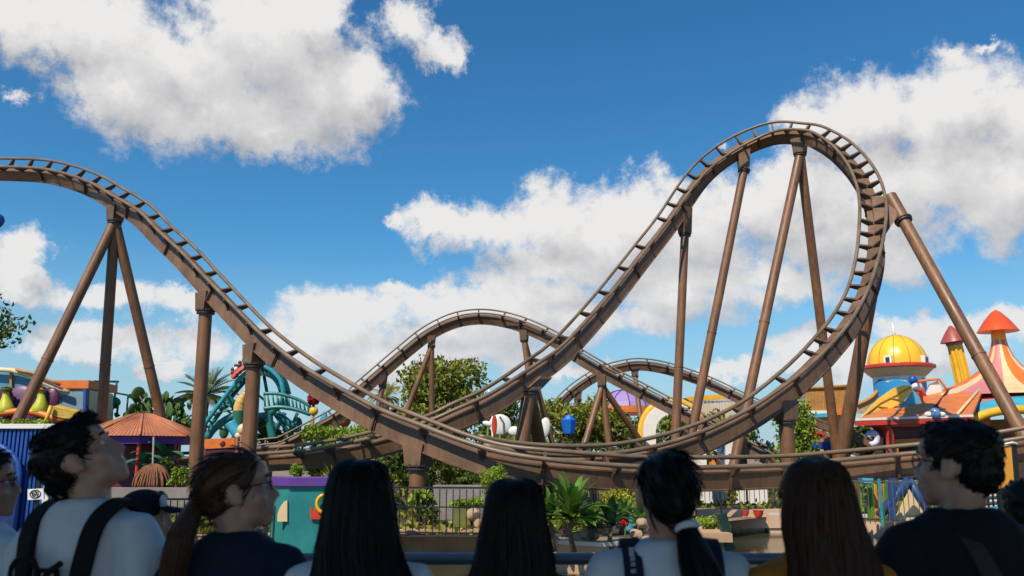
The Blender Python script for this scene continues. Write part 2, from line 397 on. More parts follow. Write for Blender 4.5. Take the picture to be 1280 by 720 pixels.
gp_ = [nearest(f2, 1094, 236), nearest(f2, 1100, 262), nearest(f2, 1098, 296)]; gq = [f[0]-f[2]*.5 for f in gp_]; tq = at(1129,275,31.0); up_ = (tq-at(1276,538,27)).normalized(); ex, ey, ez = basis(up_, (0,1,0))
MB().loft([[gq[0]+Vector((0,-.17,.25)), gq[0]+Vector((0,.17,.25)), gq[2]+Vector((0,.17,0)), gq[2]+Vector((0,-.17,0))], [tq+up_*1.0+Vector((0,-.16,0))+ex*.2, tq+up_*1.0+Vector((0,.16,0))+ex*.2, tq+up_*.1+Vector((0,.16,0))-ex*.3, tq+up_*.1+Vector((0,-.16,0))-ex*.3]]).build('bracket', MT['steel'], sl, smooth=20)
MB().tube([tq-up_*.05, tq+up_*1.25], .25, 18).build('stub', MT['column'], sl, smooth=50)
support(TR2, f2, (1084,330), [(1053,560,31.5)], r=0.239, hz=at(1093,345,30), brk=False, flange=False)
support(TR2, f2, (974,478), [None], r=0.221, drop=1.0)
def far_track(name, label, pts, sup, **k):
    t = thing(name, label, 'roller coaster', (at(*pts[len(pts)//2][:3]).x, pts[len(pts)//2][2], 0)); fr = build_track(t, pts, **k)
    for (uv, legs, r) in sup: support(t, fr, uv, legs, r=r, drop=1.0)
    return t, fr
T3 = [(250,562,47,18),(332,552,47,18),(350,549,47,18),(387,530,47,18),(425,508,47.5,18),(440,487,48,16),(468,462,48.5,15),(502,433,49,15),(532,410,49,15),(566,394,49,15),(600,389,49,14),(633,393,49,14),(665,403,48.5,13),(700,420,48,12),(726,438,47.5,11),(760,458,47,10),(796,477,46.5,10),(830,495,46,10),(868,514,45,11),(900,532,44,12),(931,546,43,12),(962,562,42,12),(985,572,41,12),(1040,588,40,12)]
far_track('roller_coaster', 'brown coaster track with a rounded middle hill behind the two front tracks', T3,
  [((532,412),[(509,512,49),(540,512,49.5)],.16), ((660,402),[(661,470,48.5),(690,552,50)],.165), ((470,462),[(470,520,48.5)],.16), ((757,456),[(729,562,46),(762,562,47),(796,545,48.5)],.175), ((931,546),[(931,600,43)],.15), ((410,515),[(410,560,47.5)],.16)], tie_gap=1.35, rr=.05)
T4 = [(640,590,62,18),(658,560,62,18),(672,534,62,18),(690,508,62,17),(713,484,62,16),(745,463,62,15),(775,453,62,15),(800,450,62,14),(830,454,62,13),(860,463,61.5,13),(890,474,61,12),(928,492,60,12),(975,514,59,12),(1030,538,57,12),(1100,566,55,12)]
far_track('roller_coaster', 'farthest brown coaster track, a low arch in front of the purple domed roof', T4,
  [((715,482),[(714,524,62),(720,524,63)],.2), ((795,450),[(795,480,62)],.18), ((928,492),[(926,540,60)],.18), ((1060,550),[(1060,590,56)],.18)], tie_gap=1.6, rr=.055)
# ------------------------------------------------------------------ plants
def leafmat(name, c, **k): return mat(name, c, .5, .3, .8, island=.45, spec=.35, trans=.3, **k)
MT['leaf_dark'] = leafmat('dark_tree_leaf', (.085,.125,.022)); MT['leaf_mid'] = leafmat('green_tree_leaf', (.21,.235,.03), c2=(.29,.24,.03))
MT['leaf_lime'] = leafmat('lime_shrub_leaf', (.24,.33,.03)); MT['leaf_yellow'] = leafmat('yellow_green_leaf', (.34,.33,.03)); MT['leaf_broad'] = leafmat('broad_leaf', (.10,.21,.025))
MT['bark'] = mat('tree_bark', (.13,.085,.055), .9, .35, 6, .4)
def leaf_quad(b, p, s, rnd, up=.3):
    d = Vector((rnd.gauss(0,1), rnd.gauss(0,1), rnd.gauss(0,1)+up)).normalized(); x, y, z = basis(d, (rnd.random()-.5, rnd.random()-.5, rnd.random()))
    w = s*.33; e = z*w*.4
    b.add([p-y*s*.5, p+x*w-y*.05*s+e, p+y*s*.5, p-x*w-y*.05*s+e], [(0,1,2,3)])
def crown(c, rad, n, s, rnd, lobes=9, fill=.75, flat=0):
    b = MB(); c = Vector(c); L = []
    for i in range(lobes):
        a = rnd.random()*2*pi; h = rnd.uniform(-.75, .85); k = sqrt(max(0, 1-h*h))*rnd.uniform(.45, .85)
        L.append((c+Vector((cos(a)*k*rad[0], sin(a)*k*rad[1], h*rad[2]*.8)), rnd.uniform(.28, .5)))
    L.append((c, .6))
    tot = sum(q[1]**2 for q in L)
    for p, r in L:
        for _ in range(int(n*r*r/tot)):
            d = Vector((rnd.gauss(0,1), rnd.gauss(0,1), rnd.gauss(0,1)+.15)).normalized()*(rnd.random()**.35 if rnd.random() < fill else rnd.uniform(.9, 1.18))
            leaf_quad(b, p+Vector((d.x*rad[0]*r, d.y*rad[1]*r, d.z*rad[2]*r)), s*rnd.uniform(.6, 1.25), rnd)
    return b, L
def tree(name, label, c, rad, n, s, m, group=None, seed=1, trunk=.2, cat='tree', lobes=10, base=None):
    rnd = random.Random(seed); base = Vector(base) if base else Vector((c[0], c[1], 0)); t = thing(name, label, cat, base, group)
    b, L = crown(c, rad, n, s, rnd, lobes); b.build('crown', m, t, smooth=False)
    if trunk:
        k = MB(); cv = Vector(c); fork = base.lerp(cv, .72)
        k.tube([base, base.lerp(fork, .5)+Vector((.06,.03,0)), fork, cv], [trunk*1.2, trunk, trunk*.8, trunk*.35], 9)
        for p, r in L[:-1]: k.tube([fork.lerp(cv, .1), fork.lerp(p, .55)+Vector((0,0,.15)), p], [trunk*.5, trunk*.3, trunk*.08], 6)
        k.build('trunk', MT['bark'], t, smooth=True)
    return t
def px(u, v, Y): return at(u, v, Y)
def blade(b, root, d, L, w, droop=.5, fold=.25, n=7, roll=0, wp=None):
    """a strap leaf with a folded midrib, arching over"""
    root = Vector(root); d = Vector(d).normalized(); side = d.cross(Vector((0,0,1))); side = side.normalized() if side.length > .05 else Vector((1,0,0))
    side = Matrix.Rotation(roll, 3, d) @ side; p = root.copy(); vs = []; fs = []
    for i in range(n+1):
        f = i/n; ww = w*(wp(f) if wp else sin(pi*min(1, f*.93+.07))**.7); nn = side.cross(d).normalized()
        vs += [p-side*ww+nn*ww*fold, p, p+side*ww+nn*ww*fold]
        p = p+d*L/n; d = (d+Vector((0,0,-droop/n*(.4+1.6*f)))).normalized()
    for i in range(n): fs += [(i*3, i*3+1, i*3+4, i*3+3), (i*3+1, i*3+2, i*3+5, i*3+4)]
    b.add(vs, fs)
def palm(name, label, c, fr, L, m, seed, group=None, cat='palm tree', droop=1.3):
    rnd = random.Random(seed); c = Vector(c); t = thing(name, label, cat, (c.x, c.y, 0), group); b = MB()
    for i in range(fr):
        a = rnd.random()*2*pi; e = rnd.uniform(-.15, 1.35); d = Vector((cos(a)*cos(e), sin(a)*cos(e), sin(e))); p = c.copy()
        LL = L*rnd.uniform(.8, 1.1)
        for k in range(15):
            p = p+d*LL/15; d = (d+Vector((0,0,-droop/15))).normalized(); f = k/15
            sd_ = d.cross(Vector((0,0,1))).normalized(); ll = LL*.30*sin(pi*(.12+.8*f))
            for s in (-1, 1):
                q = (sd_*s*.8+d*.8+Vector((0,0,.25))).normalized(); w = ll*.07
                b.add([p-d*w, p+q*ll*.6+Vector((0,0,.02)), p+q*ll-Vector((0,0,ll*.15)), p+d*w], [(0,1,2,3)])
        b.tube([c, c+(p-c)*.5+Vector((0,0,LL*.09)), p], [.035, .02, .006], 4)
    b.build('fronds', m, t, smooth=False)
    k = MB(); rg = [(.26+.04*(i % 2), 0) for i in range(18)]
    k.tube([Vector((c.x, c.y, 0)).lerp(c, i/17) for i in range(18)], [q[0] for q in rg], 10); k.build('trunk', MT['bark'], t, smooth=False)
    return t
# far trees behind the second track
tree('leafy_tree', 'big olive green tree filling the arch of the middle coaster hill', px(562,508,66), (4.2,3.4,3.5), 7000, .40, MT['leaf_mid'], 'trees behind the coaster', 3, .3, lobes=16)
tree('leafy_tree', 'small olive tree tucked against the left side of the big olive tree', px(510,526,64), (1.7,1.6,1.5), 1500, .34, MT['leaf_mid'], 'trees behind the coaster', 4, .16)
tree('leafy_tree', 'dark green tree behind the white garden discs', px(632,532,60), (2.2,2,2.2), 2400, .34, MT['leaf_dark'], 'trees behind the coaster', 5, .2, lobes=12)
tree('leafy_tree', 'shrubby green tree around the bright blue planter', px(708,534,56), (2.6,2,2.0), 2200, .34, MT['leaf_mid'], 'trees behind the coaster', 6, .16, lobes=12)
tree('leafy_tree', 'round green tree between the legs of the three legged support', px(762,532,58), (2.6,2,2.1), 2200, .34, MT['leaf_mid'], 'trees behind the coaster', 7, .16, lobes=12)
tree('leafy_tree', 'dark bushy tree just left of the cream arch', px(800,548,57), (1.5,1.5,1.3), 1200, .3, MT['leaf_dark'], 'trees behind the coaster', 8, .14)
tree('leafy_tree', 'green tree seen through the opening of the cream arch', px(850,540,60), (1.9,1.6,1.9), 1500, .34, MT['leaf_mid'], 'trees behind the coaster', 9, .14)
tree('leafy_tree', 'low yellowish tree beside the narrow white leaf sculpture', px(662,548,52), (1.2,1.2,1.0), 900, .28, MT['leaf_lime'], 'trees behind the coaster', 10, .12)
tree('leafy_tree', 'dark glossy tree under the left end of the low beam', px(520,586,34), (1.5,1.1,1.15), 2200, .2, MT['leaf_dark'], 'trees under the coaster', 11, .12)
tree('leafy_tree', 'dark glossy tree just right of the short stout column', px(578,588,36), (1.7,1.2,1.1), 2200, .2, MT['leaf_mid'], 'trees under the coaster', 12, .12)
tree('leafy_tree', 'lime green shrub tree behind the black haired visitors, left of the low beam', px(398,578,33), (1.3,1,.9), 1200, .18, MT['leaf_lime'], 'trees under the coaster', 13, .1)
tree('leafy_tree', 'bright lime tree below the orange cup lamp', px(415,549,46), (1.9,1.4,.95), 1500, .24, MT['leaf_lime'], 'trees behind the coaster', 14, .12)
tree('conifer', 'bright green dense conifer behind the short support on the right', px(992,556,33), (1.05,1,1.5), 2600, .17, MT['leaf_lime'], None, 15, .1, cat='conifer')
tree('leafy_tree', 'dark branching tree reaching in from the left edge of the photo', px(-52,408,22), (1.75,1.5,1.15), 1700, .17, MT['leaf_dark'], None, 16, .14, lobes=14)
tree('leafy_tree', 'green bush tree in front of the wooden palisade', px(930,556,45), (1.6,1.2,1.0), 1100, .25, MT['leaf_mid'], 'trees behind the coaster', 17, .12)
for i, (u, v, Y, r, lab) in enumerate([(340,545,62,1.8,'green tree at the foot of the teal ride'),(455,545,60,1.6,'dull green tree left of the big olive tree'),(620,556,48,1.4,'low green tree under the rising left loop track'),(885,540,62,2.2,'grey green tree below the yellow topped slat wall'),(1075,548,48,1.3,'dark green tree between the two legs that meet low on the right')]):
    tree('leafy_tree', lab, px(u,v,Y), (r,r*.9,r*.75), 1100, .32, MT['leaf_mid' if i % 2 else 'leaf_dark'], 'trees behind the coaster', 30+i, .13)
palm('palm_tree', 'fan palm with spiky crown behind the single left column', px(257,494,62.5), 40, 2.2, leafmat('palm_frond', (.13,.16,.05)), 21, droop=.7)
palm('palm_tree', 'small yellow crowned palm behind the front track descent', px(482,497,60), 22, 1.3, MT['leaf_yellow'], 22)
# prickly round leaved tree
t = thing('round_leaf_tree', 'tree of big round paddle leaves above the orange roofed hut', 'tree', (px(200,510,42).x, 42, 0)); b = MB(); rnd = random.Random(5)
pads = [(173,493),(185,505),(178,515),(200,500),(196,518),(212,512),(222,505),(206,525),(228,520),(218,528),(186,524),(168,512),(233,530),(207,496)]
tk = MB()
for u, v in pads:
    p = px(u, v, 42+rnd.uniform(-.8, .8)); b.ell(p, (rnd.uniform(.26,.40), .07, rnd.uniform(.3,.42)), 12, Matrix.Rotation(rnd.uniform(-1,1), 3, 'Z') @ Matrix.Rotation(rnd.uniform(-.6,.6), 3, 'Y'), 8)
    tk.tube([px(203,545,42), (px(203,545,42)+p)*.5+Vector((0,0,.1)), p], [.07,.05,.03], 6)
for _ in range(260):
    u, v = rnd.choice(pads); leaf_quad(b, px(u+rnd.gauss(0,9), v+abs(rnd.gauss(0,9)), 42.5+rnd.gauss(0,.5)), .42, rnd)
b.build('crown', leafmat('paddle_leaf', (.08,.15,.03)), t, smooth=True)
tk.tube([(px(203,545,42).x,42,0), px(203,545,42)], [.14,.09], 8); tk.build('trunk', MT['bark'], t, smooth=True)
def bush(name, label, u, v, Y, ru, rv, n, s, m, seed, group=None, cat='shrub', stems=True):
    c = px(u, v, Y); t = thing(name, label, cat, (c.x, c.y, 0), group); rnd = random.Random(seed)
    k = Y/F; b, L = crown(c, (ru*k, min(ru*k, .8), rv*k), n, s, rnd, 8, .6); b.build('foliage', m, t, smooth=False)
    q = MB()
    for p, r in L: q.tube([(c.x, c.y, 0), Vector((c.x, c.y, 0)).lerp(p, .5)+Vector((.02,0,0)), p], [.025,.018,.006], 5)
    q.build('stem', MT['bark'], t); return t
bush('shrub', 'neat rounded green topiary rising above the black iron fence', 616,600,18.2,19,21,1900,.055,MT['leaf_lime'],41)
bush('shrub', 'big leaved lime shrub behind the left end of the black iron fence', 524,621,18.6,19,12,330,.17,MT['leaf_lime'],42)
bush('shrub', 'flat topped lime shrub beside the pale rocks behind the iron fence', 586,630,18.8,20,7,300,.13,MT['leaf_lime'],43)
bush('shrub', 'dark low shrub at the base of the big leaved lime shrub', 532,643,18.3,18,10,400,.09,MT['leaf_dark'],44)
bush('shrub', 'small round topiary ball behind the purple topped teal wall', 370,589,24,12,9,900,.07,MT['leaf_lime'],45)
bush('shrub', 'yellow green flowering hedge right of the tall broad leaved plant', 768,621,19.5,22,9,500,.10,MT['leaf_yellow'],46)
bush('shrub', 'round yellow green shrub on the stone ledge by the pond', 893,653,16.9,20,11,800,.075,MT['leaf_lime'],47)
bush('shrub', 'loose lime bush at the foot of the single left column', 224,597,20,14,13,700,.08,MT['leaf_lime'],48)
bush('shrub', 'spindly green sapling in front of the dark far fence', 914,616,24.5,9,14,120,.13,MT['leaf_mid'],49)
bush('shrub', 'dark leafy clump beside the hanging thatch dome', 206,590,22,12,16,500,.12,MT['leaf_dark'],50)
bush('shrub', 'patch of green leaves below the stage band on the left', 30,530,30,34,7,240,.16,MT['leaf_lime'],51)
t = thing('spiky_plant', 'spiky yellow green plant behind the purple topped teal wall', 'plant', (px(416,600,23).x, 23, 0)); b = MB(); rnd = random.Random(8)
for i in range(46):
    a = rnd.random()*2*pi; e = rnd.uniform(.5, 1.5); blade(b, px(416,603,23), (cos(a)*cos(e), sin(a)*cos(e)*.6, sin(e)), rnd.uniform(.4,.62), .018, .5)
b.build('foliage', MT['leaf_yellow'], t, smooth=False)
# broad leaved plants in the planter
def broad(label, u, v, Y, leaves, L, seed, m, w=.07, trunk=3):
    c = px(u, v, Y); t = thing('broad_leaf_plant', label, 'plant', (c.x, c.y, 0), 'broad leaved plants in the planter'); rnd = random.Random(seed); b = MB()
    for i in range(leaves):
        a = i*2.4+rnd.uniform(-.3,.3); e = 1.35-1.25*(i/leaves)+rnd.uniform(-.15,.15); d = (cos(a)*cos(e), sin(a)*cos(e)*.8, sin(e))
        blade(b, c+Vector((rnd.gauss(0,.03), rnd.gauss(0,.03), -.12*i/leaves)), d, L*rnd.uniform(.75,1.1), w*rnd.uniform(.8,1.2), .9, .3, 8)
    b.build('foliage', m, t, smooth=True); q = MB()
    for i in range(trunk): q.tube([(c.x+rnd.uniform(-.1,.1), c.y+rnd.uniform(-.05,.05), -.02), (c.x+rnd.uniform(-.05,.05), c.y, c.z*.5), c-Vector((0,0,.05))], [.035,.028,.022], 7)
    q.build('stem', MT['bark'], t, smooth=True); return t
broad('tall plant with long bright sunlit strap leaves above the planter wall', 714,642,15.0,40,.72,1,MT['leaf_broad'],.085)
broad('dark broad leaved plant beside the red flower ball', 764,652,15.2,15,.5,2,leafmat('dark_strap_leaf', (.03,.07,.02)),.085)
for i_, (u_, v_, Y_, L_v, la_) in enumerate([(738,654,15.4,.42,'small bright leaved plant between the tall plant and the dark leaved one'),(800,650,16.5,.45,'bright leaved plant beside the ponytailed visitor'),(672,652,15.6,.45,'bright leaved plant at the left end of the planter'),(778,646,18.0,.5,'leafy plant in front of the cyan bucket')]): broad(la_, u_, v_, Y_, 22, L_v, 20+i_, MT['leaf_broad'], .06)
bush('shrub', 'lush lime bush behind the tall strap leaved plant', 706,640,17.5,24,16,700,.10,MT['leaf_lime'],52)
bush('shrub', 'mid green bush behind the dark broad leaved plant', 752,642,17.8,18,13,500,.10,MT['leaf_mid'],53)
bush('shrub', 'lime bush at the right end of the planter bed', 808,636,19,16,12,450,.10,MT['leaf_lime'],54)
broad('low dark leaved plant left of the tall bright strap leaved plant', 688,640,15.1,16,.42,3,MT['leaf_broad'],.06)

# ------------------------------------------------------------------ fences and low walls
MT['iron'] = mat('black_iron', (.012,.013,.014), .4, .2, 8)
MT['teal'] = mat('teal_paint', (.02,.20,.20), .4, .15, 2); MT['white'] = mat('white_paint', (.72,.70,.66), .5, .1, 2); MT['cream'] = mat('cream_paint', (.66,.5,.28), .5, .12, 2)
MT['yellow'] = mat('yellow_paint', (.78,.42,.02), .42, .15, 2, c2=(.62,.32,.02)); MT['orange'] = mat('orange_paint', (.66,.17,.025), .45, .15, 2); MT['red'] = mat('red_paint', (.5,.04,.022), .4, .15, 2)
MT['blue'] = mat('blue_paint', (.015,.07,.30), .45, .2, 2); MT['cyan'] = mat('cyan_paint', (.06,.36,.52), .45, .15, 2); MT['purple'] = mat('purple_paint', (.11,.035,.26), .5, .15, 2); MT['maroon'] = mat('maroon_paint', (.10,.012,.022), .5, .2, 2)
MT['green'] = mat('green_paint', (.02,.13,.07), .42, .2, 2); MT['terra'] = mat('terracotta_sheet', (.42,.15,.07), .6, .2, 3); MT['wood'] = mat('honey_wood', (.42,.2,.05), .6, .25, 3, .1); MT['stone'] = mat('grey_stone', (.23,.21,.20), .85, .25, 3, .3); MT['rock'] = mat('tan_rock', (.42,.29,.19), .85, .3, 3, .5)
MT['shadow'] = mat('interior_shade_brown', (.05,.03,.025), .8, .3, 3)  # near-black brown that paints in the shade of dark interiors
def fence(label, a, c, h, gapx, m, pickw=.018, z0=0, posts=2.0, name='picket_fence', mp=None, mid=True, pm=None):
    a = Vector((a[0], a[1], z0)); c = Vector((c[0], c[1], z0)); L = (c-a).length; d = (c-a)/L; t = thing(name, label, 'fence', a); k = MB(); n = int(L/gapx)
    for i in range(n+1):
        p = a+d*L*i/n; k.bar(p+Vector((0,0,.06)), p+Vector((0,0,h*.97)), pickw, pickw, d)
    k.build('picket_panel', m, t, smooth=False)
    up = Vector((0,0,1))
    for z, s in ((h, .045), (.12, .03)) + (((h*.62, .03),) if mid else ()):
        MB().bar(a+up*z, c+up*z, s, s*.8, up).build('rail', m, t, smooth=False)
    n = max(1, int(round(L/posts)))
    for i in range(n+1):
        p = a+d*L*i/n; MB().box(p+up*(h+.06)/2, (.06,.06,h+.06), atan2(d.y, d.x)).build('post', mp or m, t, smooth=False)
    return t
g2 = lambda u, Y: (at(u, 600, Y).x, Y)
fence('black iron picket fence standing on the tan pond wall around the lime shrubs', g2(484,17.25), g2(668,16.9), .98, .13, MT['iron'], mid=True)
fence('long black picket fence left of the teal wall, in front of the blue shed', g2(-60,16.3), g2(336,16.3), .80, .13, MT['iron'], mid=False)
fence('dark far fence behind the tall strap leaved plant', g2(672,25), g2(815,25.5), .78, .16, MT['iron'], mid=False)
fence('dark far fence behind the two red pots', g2(862,27.5), g2(1006,26.5), .85, .15, MT['iron'], mid=False)
fence('dark thin picket fence with teal posts in front of the coloured boards', g2(1030,20.6), g2(1172,19.4), 1.02, .105, mat('grey_green_iron', (.06,.08,.075), .4, .2, 6), mid=False, posts=1.3, mp=MT['teal'])
def slab(name, label, u0, u1, v0, v1, Y, dep, m, cat, parts=None):
    a, c = at(u0, v0, Y), at(u1, v1, Y); t = thing(name, label, cat, ((a.x+c.x)/2, Y, 0))
    MB().box(((a.x+c.x)/2, Y+dep/2, (a.z+c.z)/2), (abs(c.x-a.x), dep, abs(a.z-c.z))).build(parts or 'body', m, t, smooth=False); return t
slab('low_wall', 'low brown grey wall behind the boy in the cap', 120,300,610,640,18.3,.35,MT['stone'],'wall')
slab('low_wall', 'grey stone block wall behind the black iron fence', 541,606,607,650,19.6,.5,MT['stone'],'wall')
slab('low_wall', 'pale pink low wall carrying the two red pots', 872,1002,637,660,23.2,.5,MT['white'] if 0 else m_tan2,'wall')
slab('planter_box', 'square olive green planter box under the flat topped lime shrub', 566,588,636,659,18.5,.4,MT['leaf_lime'] if 0 else mat('olive_planter', (.13,.14,.03), .6),'planter')
slab('white_board', 'long white hoarding behind the dark far fence', 868,960,606,630,28.5,.1,MT['white'],'hoarding')
for i, (u, v, r) in enumerate([(592,643,9),(600,655,8),(670,664,13),(737,668,12),(752,660,9),(722,673,9),(795,668,8),(803,654,7),(690,676,10)]):
    lab = ['pale rounded rock behind the iron fence beside the planter box','smaller pale rock low behind the iron fence','broad tan rock left of the strap leaved plant','large tan rock at the foot of the strap leaved plant','tan rock behind the dark broad leaved plant','small tan rock at the front edge of the planter','grey tan rock to the right of the red flower ball','upright tan rock beside the ponytailed visitor','flat tan rock near the planter corner'][i]
    Y = 18.4 if i < 2 else 15.6; p = at(u, v, Y); rr = r*Y/F; b = MB(); b.ell(p, (rr, rr*.8, rr*.75), 12, None, 9); rnd = random.Random(i)
    b.v = [q+Vector((mnoise.noise(q*9+Vector((i,0,0))), mnoise.noise(q*9+Vector((9,i,0))), mnoise.noise(q*9+Vector((0,7,i)))))*rr*.35 for q in b.v]
    o = b.build('rock', MT['rock'], None, smooth=30, off=Vector((p.x, p.y, 0))); tag(o, lab, 'rock', 'rocks in the planting beds')
def pot(label, u, v, Y, r, m, h=1.0):
    p = at(u, v, Y); t = thing('flower_pot', label, 'pot', p); r = r*Y/F
    MB().lathe(p, [(r*.6,-r*h),(r*.95,-r*.2*h),(r,r*.4*h),(r*1.1,r*.45*h),(r*1.1,r*.65*h),(r*.85,r*.65*h),(r*.8,r*.3*h)], 18).build('pot', m, t); return t
pot('small red pot on the pink wall, the left of two', 932, 641, 22.9, 4, MT['red']); pot('larger red clay pot on the pink wall, the right of two', 948, 641, 22.9, 6, MT['red'], .8)
t = slab('stone_ledge', 'flat tan stone ledge jutting over the pond', 876,916,667,678,15.8,1.1,m_tan,'ledge')
p = at(906,655,16.2); t = thing('bollard', 'leaning dark green post at the pond edge', 'post', (p.x, p.y, 0)); MB().bar((p.x+.08,p.y,-.1), (p.x-.06,p.y,.55), .17, .17).build('post', mat('dark_green_post', (.008,.035,.03), .4), t); MB().cyl((p.x-.05,p.y,.5), (p.x-.06,p.y,.95), .02).build('rod', MT['iron'], t)
p = at(781,653,15.0); t = thing('flower_ball', 'round red flower ball among the planter leaves', 'flower', (p.x,p.y,0)); b = MB(); rnd = random.Random(3)
for _ in range(160): leaf_quad(b, p+Vector((rnd.gauss(0,1), rnd.gauss(0,1), rnd.gauss(0,1))).normalized()*.062, .055, rnd)
b.build('petals', mat('red_petal', (.55,.02,.03), .6), t, smooth=False); MB().cyl((p.x,p.y,0), p, .012).build('stem', MT['leaf_broad'], t)
p = at(786,640,19.3); t = thing('bucket', 'bright cyan bucket behind the red flower ball', 'bucket', (p.x,p.y,0)); MB().lathe((p.x,p.y,0), [(.10,0),(.14,p.z*.8),(.15,p.z*.8),(.15,p.z*.8+.04),(.12,p.z*.8+.04)], 18).build('body', MT['cyan'], t); MB().tube([(p.x+.14*cos(a),p.y,p.z*.8+.03+.10*sin(a)) for a in [pi*i/8 for i in range(9)]], .008, 6).build('handle', MT['iron'], t)
# front hand rail
t = thing('hand_rail', 'dark metal hand rail running in front of the crowd', 'railing', (0, 3.95, 0)); m = mat('brushed_dark_rail', (.17,.17,.17), .35, .2, 4, metal=.35)
MB().tube([(-9,3.95,1.145),(9,3.95,1.145)], .026, 14).build('top_rail', m, t, smooth=True); MB().tube([(-9,3.95,.6),(9,3.95,.6)], .016, 10).build('lower_rail', m, t, smooth=True)
for i in range(11): MB().cyl((-7.6+i*1.52,3.95,0), (-7.6+i*1.52,3.95,1.13), .02).build('post', m, t)
# teal wall with purple coping
t = thing('teal_wall', 'teal painted wall with purple coping and cut out shapes', 'wall', (at(380,640,16.4).x, 16.4, 0)); a, c = at(338,607,16.4), at(446,607,16.4)
e = at(359,607,16.0)
pl = [(a.x,16.55),(e.x,16.12),(c.x,16.30),(c.x,16.8),(a.x,16.95)]
MB().prism([(x,y,-.3) for x,y in pl], (0,0,a.z+.3)).build('panel', MT['teal'], t, smooth=False)
pl2 = [(a.x-.05,16.5),(e.x,16.05),(c.x+.05,16.24),(c.x+.05,16.9),(a.x-.05,17.0)]
MB().prism([(x,y,a.z+.003) for x,y in pl2], (0,0,.15)).build('coping', MT['purple'], t, smooth=False)
def decal(poly, Y0, m, par, name, th=.03, slope=(0,0)):
    MB().prism([at(u, v, Y0) for u, v in poly], (0, th, 0)).build(name, m, par, smooth=False)
decal([(359,625),(355,627),(350,634),(347,642),(346.5,652),(359,652)], 16.08, MT['cream'], t, 'half_disc', .05)
decal([(388,633),(392,638),(395,634),(399,639),(403,635),(407,640),(407,649),(388,649)], 16.13, MT['red'], t, 'crown_cutout', .05)
MB().tube([at(405+9*cos(q), 630+11*sin(q), 16.1) for q in [pi*.5+i*pi/8 for i in range(9)]], .035, 8).build('ring', MT['yellow'], t, smooth=True)

# planting beds between the pond wall and the coaster
m_bed = mat('shade_darkened_soil', (.045,.035,.022), .95, .4, 2, .3)  # soil toned dark to paint in the shade among the shrubs
tag(MB().add([(-30,17.0,.004),(2.5,17.6,.004),(6.5,24,.004),(24,25,.004),(24,60,.004),(-45,60,.004),(-30,24,.004)], [tuple(range(7))]).build('planting_bed', m_bed, smooth=False), kind='structure')
rnd = random.Random(77); b = MB()
for _ in range(9000):
    y = 18+rnd.random()**1.4*26; x = rnd.uniform(-.62,.5)*y
    if y < 24 and x > 2: continue
    h = .10+.28*max(0, mnoise.noise(Vector((x*.4, y*.4, 3)))+.25)
    leaf_quad(b, Vector((x, y, rnd.random()*h)), rnd.uniform(.12,.3), rnd)
tag(b.build('ground_cover', MT['leaf_mid'], smooth=False), 'low green ground cover filling the beds under the coaster', 'ground cover', kind='stuff')
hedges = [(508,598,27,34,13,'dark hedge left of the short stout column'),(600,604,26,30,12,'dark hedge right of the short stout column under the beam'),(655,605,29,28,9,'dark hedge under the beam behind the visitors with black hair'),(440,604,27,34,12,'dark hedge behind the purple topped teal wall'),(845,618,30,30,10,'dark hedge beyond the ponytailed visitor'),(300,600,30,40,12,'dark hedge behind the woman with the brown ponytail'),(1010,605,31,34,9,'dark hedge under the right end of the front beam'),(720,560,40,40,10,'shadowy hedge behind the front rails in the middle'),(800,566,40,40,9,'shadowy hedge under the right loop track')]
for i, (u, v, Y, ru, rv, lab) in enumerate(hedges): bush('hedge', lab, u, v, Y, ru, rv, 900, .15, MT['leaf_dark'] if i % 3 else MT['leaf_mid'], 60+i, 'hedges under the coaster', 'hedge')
# ------------------------------------------------------------------ left side buildings and rides
def place(name, label, cat, u, Y, group=None): return thing(name, label, cat, (at(u, 560, Y).x, Y, 0), group)
def pix(b, poly, Y, th): b.prism([at(u, v, Y) for u, v in poly], (0, th, 0)); return b
def panel(name, par, poly, Y, th, m): return pix(MB(), poly, Y, th).build(name, m, par, smooth=False)
# stage
t = place('stage_building', 'blue panelled stage building with curved cream roof beam and orange roof block', 'building', 40, 40)
pb = mat('stage_blue_panel', (.07,.24,.36), .5, .2, .8); pb2 = mat('stage_pale_panel', (.17,.29,.36), .5, .15, .8)
panel('wall_panel', t, [(-70,470),(-26,466),(-26,560),(-70,560)], 40.1, .2, pb); panel('wall_panel', t, [(-25,466),(12.5,466),(12.5,560),(-25,560)], 40.1, .2, pb)
panel('wall_panel', t, [(14,466.5),(36,472),(56,484),(56,560),(14,560)], 40.1, .2, pb); panel('wall_panel', t, [(57,484.5),(86,491),(105,485),(105,560),(57,560)], 40.1, .2, pb2)
panel('mullion', t, [(12,465),(14.5,465),(14.5,512),(12,512)], 39.95, .15, MT['wood'])
MB().tube([at(u, v, 39.8) for u, v in ((-70,470),(-40,464),(-10,461.5),(15,463),(36,469),(52,477),(70,485),(86,490.5))], .12, 10).build('roof_beam', MT['cream'], t, smooth=True)
MB().tube([at(u, v, 39.6) for u, v in ((20,462),(40,466),(58,474),(75,481))], .07, 8).build('roof_beam', MT['wood'], t, smooth=True)
a = at(66,476,40.3); c = at(114,486,40.3); MB().box(((a.x+c.x)/2, 41.5, (a.z+c.z)/2), (c.x-a.x, 3, a.z-c.z)).build('roof_block', MT['orange'], t, smooth=False)
panel('corner_post', t, [(104,486),(107,486),(106,560),(103,560)], 39.9, .3, MT['blue']); panel('side_wall', t, [(107.5,487),(112,488),(111,560),(107,560)], 40.2, 2.4, MT['cream'])
panel('red_emblem', t, [(67,497),(69,495),(72,494.5),(74,496),(73.5,498.5),(70,499)], 39.95, .12, MT['red'])
